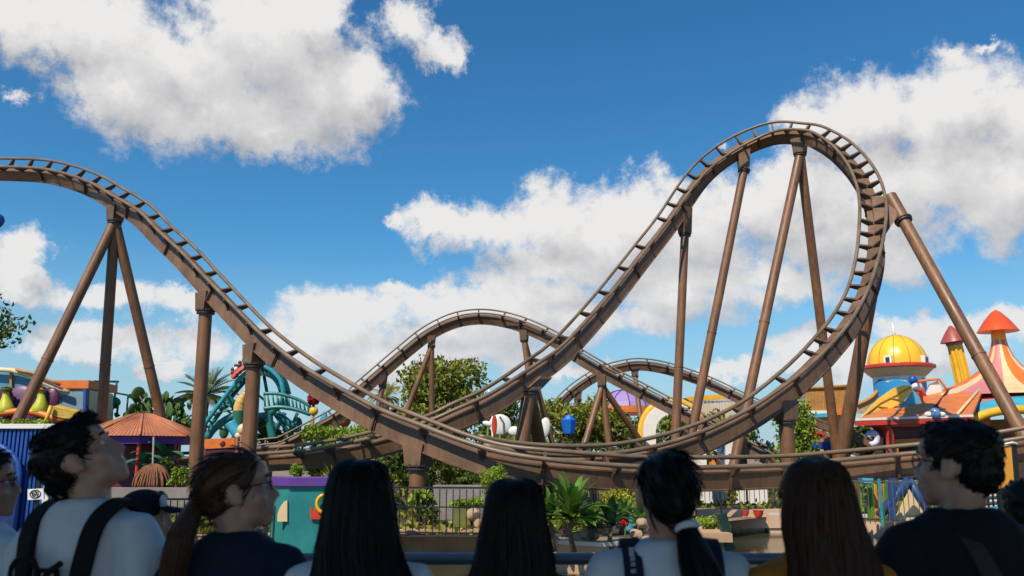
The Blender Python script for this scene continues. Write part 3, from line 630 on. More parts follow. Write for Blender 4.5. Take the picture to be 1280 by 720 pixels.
MB().tube([at(u, v, 38.6) for u, v in ((-70,514),(0,517),(30,513),(50,517),(68,523),(82,526))], .16, 8).build('front_ledge', MT['orange'], t, smooth=True)
panel('lower_wall', t, [(-70,518),(75,527),(75,575),(-70,575)], 39.0, .3, MT['maroon'])
MB().tube([at(64,507,38.2), at(55,534,38.2)], .09, 8).build('yellow_strut', MT['yellow'], t, smooth=True)
b = MB(); A = [at(u, v, 38.4) for u, v in ((65,508),(78,511),(101,517),(96,523),(80,523),(63,519))]; b.prism(A, (0,.5,.1)); b.build('awning', mat('striped_awning', (.5,.33,.05), .6, .4, 3, stretch=(1,1,7)), t, smooth=False)
for (u, lab, up) in ((8,'leftmost yellow green gourd sculpture with a leafy cap on the stage ledge',0),(48,'yellow green gourd sculpture beside the dark purple shell on the stage ledge',1)):
    s = place('gourd_sculpture', lab, 'sculpture', u, 38.8, 'gourd sculptures on the stage ledge'); k = 38.8/F; base = at(u, 517, 38.8); z0 = base.z
    top = at(u+(2 if up else 0), 487, 38.8); d = top-base; L = d.length
    prof = [(.02,0),(.34,.02),(.38,.1),(.34,.26),(.24,.5),(.16,.72),(.13,.86),(.12,1)]
    MB().tube([base+d*h+Vector((.10*sin(h*3)*(1 if up else -.3),0,0)) for _, h in prof], [r for r, _ in prof], 16).build('gourd_body', mat('gourd_skin', (.45,.47,.02), .4, .2, 2), s, smooth=True)
    MB().lathe(top, [(.05,-.08),(.24,-.06),(.26,0),(.18,.08),(.05,.1)], 14).build('cap', MT['orange'] if up else MT['leaf_dark'], s, smooth=40)
    b = MB(); rnd = random.Random(u)
    for i in range(9): a = i*.7; blade(b, top+Vector((0,0,.04)), (cos(a),sin(a),.6), .3, .07, 1.1)
    b.build('leaf', MT['yellow'] if up else MT['leaf_lime'], s, smooth=True)
    MB().ell(base+Vector((.30 if up else -.34,.35,L*.5)), (.42,.18,L*.62), 16, Matrix.Rotation(.12 if up else -.1, 3, 'Y')).build('shell', mat('shell_purple', (.09,.015,.05), .4, .3, 2), s, smooth=True)
    MB().cyl((base.x, base.y, 0), base, .2, .12).build('stand', MT['maroon'], s)
t = place('purple_dome', 'purple rounded mound behind the leftmost gourd sculpture', 'sculpture', 26, 39.5); p = at(25,512,39.6); MB().ell(p, (.85,.22,1.15), 20).build('shell', mat('dull_purple', (.13,.06,.16), .5, .2, 2), t, smooth=True); MB().cyl((p.x,p.y,0),p,.15).build('stand', MT['maroon'], t)
t = place('lookout_platform', 'small dark green lookout platform with railings against the sky', 'platform', 135, 46); gk = mat('dark_green_rail', (.01,.06,.055), .4)
for (u0, v0, u1, v1, r) in ((118,477,148,477,.06),(146,477,141,512,.06),(148,477,148,478,.05),(112,492,122,496,.05),(144,491,160,494,.05),(160,494,168,500,.05),(168,500,178,504,.05),(160,494,158,520,.05),(112,503,148,503,.10),(112,509,148,509,.08),(148,499,146,520,.06),(140,505,139,540,.07),(118,505,118,540,.07)):
    MB().tube([at(u0,v0,46), at(u1,v1,46)], r, 7).build('rail', gk, t, smooth=True)
MB().ell(at(138,503,46), (.55,.4,.35), 14).build('seat_shell', MT['green'], t, smooth=True)
MB().cyl((at(129,560,46).x,46.1,0), at(129,509,46.1), .12).build('post', gk, t)
p = at(119,477,45.9); MB().ell(p, (.13,.13,.08), 10).build('lamp', MT['maroon'], t, smooth=True)
# blue shed
t = place('blue_shed', 'dark blue ribbed shed with white roof edge and arched door', 'shed', 10, 13.4); x1 = at(63,560,13).x; x0 = -11.5; zt = at(30,536,13).z
sh = lambda e: [(x0-e,13-e),(x1+e,13-e),(x1*1.24+e,16.2+e),(x0-e,16.2+e)]
MB().prism([(x,y,-.4) for x,y in sh(0)], (0,0,zt+.4)).build('wall', MT['blue'], t, smooth=False)
b = MB(); n = 70
for i in range(n): b.box((x0+.05+(x1-x0-.1)*i/(n-1), 12.985, zt/2), (.035,.03,zt-.02))
b.build('wall_ribs', MT['blue'], t, smooth=False)
MB().prism([(x,y,zt+.003) for x,y in sh(.07)], (0,0,.07)).build('roof', MT['white'], t, smooth=False)
xa = at(27,600,12.95).x; arch = [(xa, 0)] + [(xa-.85+.85*cos(a), 1.35+.5*sin(a)) for a in [pi*i/10 for i in range(11)]] + [(xa-1.7, 0)]
d_ = MB().prism([(x, 12.90, z) for x, z in arch], (0,.06,0)).build('door', mat('deep_blue_door', (.008,.028,.12), .45, .2, 3, stretch=(6,1,.3)), t, smooth=False)
MB().tube([(x, 12.88, z) for x, z in arch], .04, 8).build('door_frame', MT['blue'], d_, smooth=True)
MB().box((at(65,560,12.95).x, 12.95, 1.0), (.09,.09,2.0)).build('corner_post', MT['white'], t, smooth=False)
t = place('notice_sign', 'small white placard with a black oval emblem fixed in front of the blue shed', 'sign', 44, 12.6); S0 = 12.55
panel('board', t, [(34.5,611.5),(54.5,610.5),(54.5,624),(34.5,625)], S0, .03, MT['white'])
c = at(44,617.5,S0-.005); bk = mat('black_print', (.012,.012,.012), .5)
b = MB(); b.tube([c+Vector((.077*cos(a),0,.055*sin(a))) for a in [2*pi*i/20 for i in range(20)]], .007, 6, closed=True); b.build('emblem_ring', bk, t, smooth=True)
b = MB()
for q in ([(-.05,-.005),(-.04,.02),(-.02,.022),(-.012,.0),(-.03,-.012),(-.05,-.005)], [(-.045,-.02),(-.02,-.03),(0,-.025),(.004,.01)], [(.01,.0),(.018,.026),(.036,.026),(.044,.004),(.03,-.006),(.012,.0)], [(.044,.004),(.04,-.02),(.022,-.034)], [(-.012,.03),(.0,.036),(.012,.03)]): b.tube([c+Vector((x,0,z)) for x, z in q], .006, 5)
b.build('emblem_mark', bk, t, smooth=True)
MB().box((c.x, S0+.06, .6), (.05,.05,1.3)).build('post', MT['iron'], t, smooth=False)
t = place('reed_clump', 'yellow green reeds behind the fence below the white placard', 'plant', 45, 14.2); b = MB(); rnd = random.Random(2)
for i in range(60): p = Vector((at(rnd.uniform(28,60),600,14.5).x, 12.6+rnd.uniform(-.2,.2), 0)); blade(b, p, (rnd.gauss(0,.1),rnd.gauss(0,.1),1), rnd.uniform(.7,.98), .02, .15)
b.build('foliage', MT['leaf_yellow'], t, smooth=False)
t = place('yellow_post', 'yellow painted post beside the blue shed', 'post', 78, 13.2); p = at(78,604,13.2); MB().cyl((p.x,13.2,0), (p.x,13.2,1.35), .09).build('post', MT['yellow'], t); MB().lathe((p.x,13.2,1.35), [(.1,0),(.11,.03),(.06,.09)], 16).build('cap', MT['yellow'], t)
# terracotta roofed hut
t = place('round_hut', 'round hut with ribbed terracotta roof and purple fascia', 'hut', 176, 34); c = at(176,546,34); ze = c.z; za = at(176,517,34).z; Rr = 2.35; n8 = 8
b = MB(); rg = []
for r, z in ((Rr*1.02, ze), (Rr*.62, ze+(za-ze)*.46), (.30, za-.02)): rg.append([Vector((c.x+r*cos(pi/8+2*pi*k/n8), 34+r*sin(pi/8+2*pi*k/n8), z)) for k in range(n8)])
b.loft(rg); b.build('roof', MT['terra'], t, smooth=False); b = MB()
for k in range(n8):
    p0, p1 = rg[0][k], rg[0][(k+1) % n8]; q0, q1 = rg[2][k], rg[2][(k+1) % n8]; m0, m1 = rg[1][k], rg[1][(k+1) % n8]
    b.tube([p0+Vector((0,0,.03)), m0+Vector((0,0,.03)), q0], .05, 6)
    for i in range(1, 12): f = i/12; b.tube([p0.lerp(p1,f), m0.lerp(m1,f), q0.lerp(q1,f)], .022, 5)
b.build('roof_ribs', MT['terra'], t, smooth=True)
MB().lathe((c.x,34,ze-.30), [(Rr*.93,0),(Rr*.95,.29),(.1,.291)], 8, a0=pi/8).build('fascia', MT['purple'], t, smooth=False)
for k in range(n8): a = pi/8+2*pi*k/n8; MB().cyl((c.x+Rr*.86*cos(a), 34+Rr*.86*sin(a), 0), (c.x+Rr*.86*cos(a), 34+Rr*.86*sin(a), ze-.3), .07).build('post', MT['red'], t)
MB().cyl((c.x,34.4,0),(c.x,34.4,ze-.32),1.2).build('core', MT['maroon'], t)
# green leaf canopy, thatch dome, pole
t = place('leaf_canopy', 'glossy green canopy of huge overlapping leaves below the hut', 'canopy', 192, 26); b = MB(); rnd = random.Random(12); p = at(192,578,26)
for i in range(26): a = rnd.random()*2*pi; blade(b, p+Vector((rnd.gauss(0,.3),rnd.gauss(0,.2),rnd.uniform(-.2,.3))), (cos(a),sin(a)*.5,rnd.uniform(.1,.6)), rnd.uniform(.6,1.0), rnd.uniform(.14,.24), 1.2, .15)
b.build('leaf', MT['green'], t, smooth=True); MB().cyl((p.x,26,0),p,.12).build('post', MT['maroon'], t)
t = place('thatch_dome', 'hanging brown dome of ropy thatch on a thin pole', 'ornament', 190, 20.5); p = at(190,611,20.5); b = MB(); rnd = random.Random(4); Rt = 22*20.5/F; Ht = 29*20.5/F
for i in range(90):
    a = rnd.random()*2*pi; rr = Rt*rnd.uniform(.82,1.03); b.tube([p+Vector((cos(a)*rr*sin(q)+rnd.gauss(0,.006), sin(a)*rr*sin(q), Ht*cos(q)*rnd.uniform(.98,1.02))) for q in (.12,.45,.8,1.1,1.35,1.57)], .022, 5)
b.build('ropes', mat('rope_brown', (.21,.085,.04), .8, .4, 8), t, smooth=True); MB().lathe(p, [(Rt*.85,0),(Rt*.75,Ht*.5),(Rt*.45,Ht*.8),(.02,Ht*.93)], 18).build('core', MT['shadow'], t); q = at(192,546,20.5); MB().tube([(p.x,20.5,0), p, (q.x,20.5,q.z)], .022, 8).build('pole', MT['stone'], t, smooth=True)
# teal ride
t = place('teal_coaster_ride', 'teal green coaster ride with a looping track and thick curved supports', 'ride', 322, 60); tl = mat('teal_steel', (.015,.16,.15), .38, .2, 1)
k = 60
def tub(name, pts, Y, r, m, par, n=10): return MB().tube([at(u, v, Y) for u, v in pts], r, n).build(name, m, par, smooth=True)
def smooth_px(pts, n=6):
    P = [Vector((a, b_, 0)) for a, b_ in pts]; return [tuple(crom(P, i/n)[:2]) for i in range((len(P)-1)*n+1)]
up = smooth_px([(256,530),(272,508),(288,487),(302,471),(316,461),(328,458),(340,464),(350,475),(354,490),(353,505)])
tub('track_rail', up, 60, .16, mat('cyan_steel', (.03,.28,.34), .35), t); tub('track_rail', [(u+5, v+5) for u, v in up], 61.2, .15, tl, t)
b = MB(); Pu = [at(u, v, 60) for u, v in up]; Pd = [at(u+5, v+5, 61.2) for u, v in up]
for i in range(0, len(up), 2): b.tube([Pu[i], Pd[i]], .08, 6)
b.build('crossties', tl, t, smooth=True)
wide = smooth_px([(284,492),(300,476),(316,466),(330,464),(342,470),(350,482)]); b = MB(); b.loft([[at(u,v,61.6)+Vector((0,0,.0)), at(u,v,60.6), at(u,v+6,60.6), at(u,v+6,61.6)] for u, v in wide]); b.build('spine_beam', tl, t, smooth=40)
for pts, r in (([(258,548),(268,535),(284,524),(300,518),(316,517)],.36),([(284,491),(290,503),(296,515),(302,526)],.28),([(336,512),(337,530),(341,548)],.36),([(346,516),(358,526),(372,538)],.30),([(352,500),(344,512),(330,520),(316,519)],.34),([(262,516),(280,505),(300,516)],.1),([(270,516),(292,512)],.08),([(302,526),(300,552)],.3)): tub('support', smooth_px(pts), 60.8, r*.8, tl, t, 12)
tub('spine_beam', smooth_px([(318,466),(330,461),(342,466),(352,478),(357,494)]), 61.4, .42, mat('deep_green_steel', (.008,.075,.07), .4), t, 14)
for pts, r in (([(268,520),(296,500)],.07),([(276,508),(302,526)],.07),([(262,532),(290,540)],.08),([(318,470),(316,540)],.14),([(340,512),(366,548)],.16),([(356,516),(340,545)],.16),([(372,516),(358,548)],.12),([(306,478),(330,500)],.08),([(330,470),(334,492)],.12)): tub('brace', pts, 61, r, tl, t, 8)
for i_, (u_, v_, r_) in enumerate(((280,540,.5),(330,532,.7),(372,530,.5))): MB().ell(at(u_,v_,62.5), (r_*.7,r_*.5,r_), 14).build('leaf_ornament', MT['leaf_lime'] if i_ % 2 else MT['green'], t, smooth=True)
la = smooth_px([(330,492),(346,492),(360,495),(374,500),(388,508)]); lb = smooth_px([(330,511),(346,509),(360,510),(374,513),(388,518)])
tub('track_rail', la, 59.5, .12, tl, t); tub('track_rail', lb, 59.5, .16, tl, t); b = MB()
for i in range(0, len(la), 2): b.tube([at(*la[i],59.5), at(lb[min(i+1,len(lb)-1)][0], lb[min(i+1,len(lb)-1)][1], 59.5)], .07, 6)
b.build('crossties', tl, t, smooth=True)
# its train
t = place('coaster_train', 'red and white coaster train with riders cresting the teal ride', 'coaster train', 304, 59.6)
for i, (u, v) in enumerate([(293,470),(297,465.5),(302,461.5),(307,458.5),(313,456)]):
    p = at(u, v, 59.8); MB().box(p, (.40,.7,.24), 0, Matrix.Rotation(-.7+.11*i, 3, 'Y'), .8).build('car', MT['red'], t, smooth=False)
    for s in (-.17, .17): MB().ell(p+Vector((-.12, s, .46)), (.12,.12,.14), 8).build('rider_head', mat('rider_hair', (.08,.04,.03)), t, smooth=True); MB().ell(p+Vector((-.08, s, .24)), (.15,.14,.18), 8).build('rider_torso', MT['white'] if (i+(s > 0)) % 2 else MT['maroon'], t, smooth=True)
# ornaments around the teal ride
t = place('horn_sculpture', 'curved orange and cream horn sculpture with a white cup on top inside the teal ride', 'sculpture', 303, 63)
tub('horn', smooth_px([(299,514),(300,506),(304,497),(311,490)]), 59.3, [.40]*6+[.38]*4+[.34]*3+[.30]*3+[.25]*3, mat('orange_cream', (.62,.36,.10), .45, .25, 1.2), t, 14)
p = at(311,489,59.3); MB().lathe(p, [(.34,0),(.30,.15),(.24,.75),(.22,.75),(.2,.2)], 16).build('cup', MT['white'], t); q = at(299,514,59.3); MB().cyl((q.x,59.3,0), q, .4).build('base', MT['green'], t)
t = place('flower_ball', 'spiky dark red ball on a stem beside the teal ride', 'ornament', 392, 55); p = at(392,499,55); b = MB(); rnd = random.Random(6)
for _ in range(300): d = Vector((rnd.gauss(0,1),rnd.gauss(0,1),rnd.gauss(0,1))).normalized(); leaf_quad(b, p+d*.36, .24, rnd)
b.ell(p, (.34,.34,.34), 14); b.build('petals', mat('crimson_petal', (.35,.012,.025), .6), t, smooth=False); MB().tube([(at(392,560,55).x,55,0), at(391,530,55), p], .1, 8).build('stem', MT['wood'], t, smooth=True); MB().ell(at(392,514,55), (.3,.25,.3), 10).build('collar', MT['yellow'], t, smooth=True)
t = place('cup_lamp', 'orange cup shaped lamp with a dark mouth and yellow rim on a pink stem', 'lamp', 431, 50); p = at(431,532,50)
MB().lathe(p, [(.10,-.4),(.16,-.1),(.34,.15),(.42,.4),(.36,.62),(.3,.6),(.3,.3)], 18, axis=(0,-.35,1)).build('cup', MT['orange'], t, smooth=50); MB().lathe(p+Vector((0,-.16,.46)), [(.40,0),(.45,.06),(.40,.14),(.3,.13)], 18, axis=(0,-.35,1)).build('rim', MT['yellow'], t); MB().ell(p+Vector((0,-.14,.42)), (.3,.3,.12), 14).build('mouth', MT['maroon'], t, smooth=True); MB().cyl((p.x,50,0), p-Vector((0,0,.35)), .08).build('stem', mat('pink_paint', (.55,.16,.12), .5), t)
t = place('ride_seat', 'dark blue ride vehicle left of the orange cup lamp', 'ride vehicle', 414, 54); p = at(412,527,54); MB().ell(p, (.7,.4,.3), 16).build('body', MT['blue'], t, smooth=True); MB().ell(p+Vector((-.35,-.1,.3)), (.22,.2,.35), 12).build('backrest', MT['cyan'], t, smooth=True); MB().bar(p+Vector((.2,0,-.1)), p+Vector((1.3,0,.0)), .12, .3).build('arm', MT['cyan'], t); MB().cyl((p.x,54,0), p, .09).build('post', MT['stone'], t)
t = place('orange_board', 'orange panel board with a dark bird cut out, low left of the front column', 'board', 274, 31); panel('panel', t, [(253,549),(293,547.5),(293.5,559),(256,561)], 31, .12, MT['orange']); panel('cut_out', t, [(274,555),(277,552),(280,551),(281,553),(279,556),(276,557)], 30.95, .04, MT['maroon']); panel('end_post', t, [(294,546),(297,546),(297,580),(294,580)], 31, .12, MT['terra']); panel('base', t, [(256,561.2),(293,559.2),(293,600),(256,600)], 31.05, .1, MT['maroon'])
t = place('blue_slide', 'shiny bright blue slide trough below the teal ride', 'slide', 298, 52); tub('trough', smooth_px([(288,528),(294,538),(302,545),(314,548)]), 52, .34, MT['cyan'], t, 12); MB().cyl((at(302,545,52).x,52,0), at(302,546,52), .1).build('post', MT['stone'], t)
t = place('pebble_sculpture', 'round cream boulder sculptures beside the blue slide', 'sculpture', 310, 51)
for u, v, r in ((304,537,.36),(311,543,.28),(298,545,.22)): MB().ell(at(u,v,51), (r,r*.8,r), 14).build('boulder', MT['cream'], t, smooth=True)
MB().cyl((at(306,540,51).x,51,0), at(306,543,51), .25).build('base', MT['terra'], t)
# ------------------------------------------------------------------ middle distance
def disc(label, u, v, Y, ru, rv, tilt=0):
    t = place('white_disc', label, 'ornament', u, Y, 'white garden ornaments'); p = at(u, v, Y); k = Y/F
    MB().ell(p, (ru*k, .12, rv*k), 20, Matrix.Rotation(tilt, 3, 'Y')).build('shell', MT['white'], t, smooth=True); MB().cyl((p.x,p.y,0), p, .05).build('stem', MT['leaf_lime'], t)
disc('large white round garden disc among dark trees behind the red and white pole', 625,531,42,14,13); disc('small white dome right of the large white disc', 643,539,42,8,6); disc('narrow upright white leaf shape left of the leg of the middle hill', 681,535,42,7,13,.15); disc('small white oval beside the red and white pole', 610,530,42,7,3.5,.3)
t = place('striped_pole', 'slim white pole with a red banner beside the large white disc', 'pole', 616, 41); MB().tube([(at(616,560,41).x,41,0), at(615.5,496,41)], .05, 8).build('pole', MT['white'], t, smooth=True); MB().ell(at(618,531,40.95), (.13,.04,.5), 12).build('banner', MT['red'], t, smooth=True); MB().tube([at(615.5,496,41), at(610,487,41)], .05, 8).build('arm', MT['white'], t, smooth=True)
t = place('water_tower_sign', 'cyan and white tower sign behind the stout column under the left loop track', 'sign', 669, 62); panel('panel', t, [(663,480),(674,478),(674,500),(664,500)], 62, .3, MT['blue']); panel('panel', t, [(664,501),(677,501),(677,525),(665,525)], 62.05, .3, mat('pale_cyan', (.45,.66,.68), .5)); p = at(655,496,62); MB().lathe(p, [(.1,-.25),(.8,-.1),(.75,.1),(.1,.3)], 16).build('cap', MT['white'], t); MB().cyl((p.x+.6,62.3,0), (p.x+.6,62.3,at(669,525,62).z), .2).build('post', MT['white'], t)
t = place('blue_planter', 'bright blue faceted planter hanging shape among the green trees', 'planter', 712, 44); p = at(712,543,44); MB().lathe((p.x,44.25,p.z), [(.20,0),(.30,.05),(.41,.62),(.43,.74),(.30,.80),(.16,.98),(.04,1.02)], 7, a0=.4).build('body', mat('bright_blue', (.01,.13,.55), .4, .1, 2), t, smooth=False); MB().cyl((p.x,44.25,0), (p.x,44.25,p.z), .07).build('stem', MT['iron'], t)
t = place('domed_pavilion', 'pavilion with a lavender purple dome roof and orange eaves', 'pavilion', 787, 76); c = at(787,507,76); k = 76/F
MB().lathe((c.x,79,c.z), [(42*k,0),(38*k,6*k),(28*k,14*k),(15*k,20*k),(1*k,23*k)], 12).build('roof', mat('lavender_roof', (.30,.21,.43), .55, .2, .5), t, smooth=False); MB().lathe((c.x,79,c.z), [(40*k,-9*k),(45*k,-8*k),(45*k,-.4*k),(40*k,-.2*k)], 24).build('eaves', MT['orange'], t)
for i in range(8): a = 2*pi*i/8; MB().cyl((c.x+2.6*cos(a),79+2.6*sin(a),0), (c.x+2.6*cos(a),79+2.6*sin(a),c.z-.6), .12).build('post', MT['white'], t)
b = MB()
for i in range(12): a = 2*pi*i/12; b.tube([(c.x+r*k*cos(a),79+r*k*sin(a),c.z+z*k+.03) for r, z in ((42,0),(38,6),(28,14),(15,20),(1,23))], .05, 5)
b.build('roof_ribs', MT['purple'], t, smooth=True)
t = place('cream_arch', 'thick white arch with a yellow outer rim behind the single tall column', 'arch', 843, 50); k = 50/F; c = at(843,540,50); z0 = c.z
def archpts(r, n=16): return [(c.x+r*k*cos(a), z0+r*k*.98*sin(a)) for a in [pi*i/n for i in range(n+1)]]
o_, i_ = archpts(38), archpts(23); b = MB(); rg = [[Vector((x,50,z)), Vector((x,51.2,z)), Vector((X,51.2,Z)), Vector((X,50,Z))] for (x,z),(X,Z) in zip([(o_[0][0],-.1)]+o_+[(o_[-1][0],-.1)], [(i_[0][0],-.1)]+i_+[(i_[-1][0],-.1)])]
b.loft(rg); b.build('arch_body', mat('bright_white_plaster', (.78,.75,.68), .6, .06, 1), t, smooth=30); rim = archpts(40.5)
MB().tube([(rim[0][0],50.5,-.1)]+[(x,50.5,z) for x,z in rim]+[(rim[-1][0],50.5,-.1)], .17, 10).build('rim', MT['yellow'], t, smooth=True)
t = place('slat_wall', 'pale slatted wall under a long yellow board behind the right side of the loop', 'wall', 890, 64); panel('top_board', t, [(850,499),(862,496),(880,494.5),(921,491),(921,497),(880,500.5),(852,502)], 64, .4, MT['yellow']); b = MB(); rnd = random.Random(9)
for i in range(34): u = 856+i*1.85+rnd.uniform(-.4,.4); b.bar(at(u,501,64.2), at(u+rnd.uniform(-1.6,1.6),535,64.2), .06, .06)
b.build('slats', MT['cream'], t, smooth=False); panel('backing', t, [(866,500),(918,498),(918,535),(866,535)], 65.5, .2, mat('pale_blue_backing', (.42,.47,.58), .7, .3, .6))
# ------------------------------------------------------------------ right side: wooden lookout, dome house, tents
t = place('wooden_lookout', 'honey coloured wooden palisade balcony on a white and cyan base', 'balcony', 1035, 62)
for s, e in ((1008,1063),): 
    b = MB(); n = 26
    for i in range(n+1): u = s+(e-s)*i/n; b.bar(at(u,513.5,62+.5*(i % 2)*.1), at(u,484+(i % 3)*.4,62), .13, .1)
    b.build('palisade', MT['wood'], t, smooth=False)
MB().tube([at(1007,485,61.9), at(1064,482.5,61.9)], .12, 8).build('hand_rail', MT['wood'], t, smooth=True); panel('deck', t, [(993,513.5),(1064,512.8),(1064,518),(993,520)], 61.8, 3, MT['white']); panel('cyan_band', t, [(1000,518),(1040,516),(1042,520.5),(1004,523)], 61.6, .15, MT['cyan']); panel('orange_band', t, [(1045,512),(1062,508),(1062,518),(1046,519)], 61.5, .2, MT['orange']); panel('lower_wall', t, [(1004,522),(1064,519),(1064,575),(1004,575)], 62.2, 2.5, mat('peach_wall', (.55,.36,.22), .8, .15, .6))
t = place('rock_wall', 'grey layered rock wall left of the wooden palisade', 'rock', 999, 66); b = MB()
for i in range(5): a = at(987+i*1.2, 514-5*i, 66); b.box((a.x+.6+.2*(i % 2), 67, a.z), (1.9-.12*i, 1.6, .34))
b.build('rock_layers', MT['stone'], t, smooth=False)
t = place('curved_palisade', 'curved wooden slat railing sweeping up beside the blue wall of the dome house', 'railing', 1084, 56); b = MB()
for i in range(17): u = 1072+i*1.55; f = i/16; b.bar(at(u,517,56), at(u,506-14*f*f-2*f,56), .09, .08)
b.build('slats', mat('pale_wood_slats', (.5,.34,.2), .7), t, smooth=False); tub('top_rail', smooth_px([(1071,506),(1080,502),(1089,497),(1097,489)]), 55.9, .13, MT['wood'], t)
# dome house
t = place('dome_house', 'white round house with yellow segmented dome and red brim', 'building', 1122, 56); k = 56/F; c = at(1122,460,58.5); k2 = 58.5/F; cx_, cy_, z0 = c.x, 58.5, c.z
MB().lathe((cx_,cy_,0), [(30*k2,0),(30*k2,z0-.6),(31*k2,z0-.3)], 36).build('drum_wall', MT['white'], t)
MB().lathe((cx_,cy_,z0), [(29*k2,-13*k2),(36*k2,-7*k2),(41*k2,-2*k2),(41*k2,-1.0*k2)], 40).build('brim_underside', MT['cream'], t)
MB().lathe((cx_,cy_,z0), [(40*k2,-2.5*k2),(43.5*k2,-1*k2),(43.5*k2,2*k2),(40*k2,3.5*k2),(33*k2,4*k2)], 40).build('brim', MT['red'], t)
prof = [(35.0*k2,0)]+[(35.0*k2*cos(a), 38*k2*sin(a)) for a in [pi/2*i/12 for i in range(1,12)]]+[(.02,38*k2)]
MB().lathe((cx_,cy_,z0+3*k2), prof, 48, mod=lambda i, n: 1+.018*abs(sin(pi*i/4))).build('dome', mat('yellow_dome_panels', (.82,.49,.025), .35, .12, .6), t, smooth=50)
b = MB()
for i in range(12): a = 2*pi*i/12; b.tube([(cx_+(r+.01)*cos(a), cy_+(r+.01)*sin(a), z0+3*k2+h) for r, h in prof], .03, 5)
b.build('dome_seams', MT['wood'], t, smooth=True)
for u in (1099, 1142):
    ww = at(u,453,57); a = atan2(0-cy_, ww.x-cx_); dx = max(-1, min(1, (u-1122)/35*.98)); px_ = cx_+35.5*k2*dx; py_ = cy_-35.5*k2*sqrt(1-dx*dx); rz = atan2(py_-cy_, px_-cx_)+pi/2; zc = at(1122,453,cy_).z
    w_ = MB().box((px_,py_,zc), (.52,.36,.58), rz).build('window', MT['white'], t, smooth=False); MB().box((px_+.19*cos(rz-pi/2), py_+.19*sin(rz-pi/2), zc), (.26,.03,.34), rz).build('pane', mat('dark_blue_pane', (.02,.04,.09), .1), w_, smooth=False)
MB().tube([at(1118.5,425,58.5), at(1115.5,404,58.5)], [.13,.05], 10).build('spire', MT['white'], t, smooth=True)
b = MB(); rr = 31.2*k2
for i in range(24):
    a0, a1 = pi+pi*i/24, pi+pi*(i+1)/24; zt = z0-(13+6*abs(cos(i*pi/5)))*k2; b.add([(cx_+rr*cos(a0),cy_+rr*sin(a0),0),(cx_+rr*cos(a1),cy_+rr*sin(a1),0),(cx_+rr*cos(a1),cy_+rr*sin(a1),zt),(cx_+rr*cos(a0),cy_+rr*sin(a0),zt)], [(0,1,2,3)])
b.build('blue_wall', mat('sky_blue_wall', (.03,.26,.56), .45, .1, 1), t, smooth=30)
t = place('blue_ball', 'blue ball ornament in front of the dome house', 'ornament', 1141, 52); MB().ell(at(1141,475,52), (.25,.25,.3), 16).build('ball', MT['blue'], t, smooth=True); MB().cyl((at(1141,474,52).x,52,0), at(1141,478,52), .06).build('pole', MT['iron'], t)
t = place('leaf_banner', 'large pointed yellow leaf banner with cyan edge on the orange roof', 'banner', 1110, 37.5)
panel('leaf', t, [(1076,523),(1088,509),(1102,496),(1116,486),(1128,481.5),(1139,482),(1141,487),(1136,495),(1124,505),(1108,514),(1092,520)], 37.6, .12, mat('leaf_yellow_paint', (.80,.50,.06), .4, .1, 1))
panel('cyan_edge', t, [(1122,511),(1134,500),(1142,488),(1149,496),(1153,505),(1140,508)], 37.75, .12, MT['cyan'])
b = MB()
for q in ([(1078,522),(1100,504),(1139,484)],[(1098,508),(1110,510)],[(1112,497),(1124,500)]): b.tube([at(u,v,37.57) for u,v in q], .025, 5)
b.build('veins', MT['wood'], t, smooth=True); MB().bar((at(1100,560,37.7).x,37.9,0), at(1112,500,37.9), .12, .12).build('mast', MT['iron'], t)
t = place('cone_ornament', 'red cone ornament with a white ball cap beside the yellow leaf banner', 'ornament', 1148, 38); MB().lathe(at(1150,505,38), [(.05,-.3),(.16,0),(.24,.5),(.1,.62)], 16, axis=(-.2,0,1)).build('cone', MT['red'], t); MB().ell(at(1146,484,38), (.24,.24,.2), 14).build('ball', MT['white'], t, smooth=True); MB().cyl((at(1150,505,38).x,38,0), at(1150,506,38), .05).build('pole', MT['iron'], t)
t = place('white_sail', 'white sail shaped panel framed in red on the orange roof', 'panel', 1170, 41); panel('sail', t, [(1158,494),(1163,480),(1172,475),(1179,491),(1168,497),(1160,500)], 41, .15, MT['white']); tub('frame', [(1148,477),(1160,475),(1174,474),(1180,482),(1186,492)], 40.9, .06, MT['orange'], t); tub('frame', [(1158,498),(1154,490),(1150,478)], 40.9, .08, MT['red'], t); MB().bar((at(1168,560,41.1).x,41.3,0), at(1168,492,41.3), .1, .1).build('mast', MT['iron'], t)
# fluted column
t = place('fluted_column', 'leaning yellow fluted column with a dark red cone cap', 'column', 1201, 48); A_, B_ = at(1206.5,488,48), at(1193,430,48); ax = (B_-A_).normalized(); L = (B_-A_).length; G_ = A_-ax*(A_.z/ax.z)
MB().lathe(G_, [(.50,0),(.40,(B_-G_).length)], 36, axis=ax, mod=lambda i, n: 1 if i % 4 < 2 else .86).build('shaft', MT['yellow'], t, smooth=20)
k = 48/F; MB().lathe(B_, [(9*k,-.08),(10*k,.0),(10*k,.06),(8*k,.1)], 20, axis=ax).build('collar', MT['stone'], t)
MB().lathe(B_, [(9*k,.06),(16*k,.12),(14.5*k,.26),(8*k,.7),(2*k,1.04),(.2*k,1.08)], 24, axis=ax).build('cap', mat('dusky_red', (.33,.06,.05), .45, .2, 1), t, smooth=35)
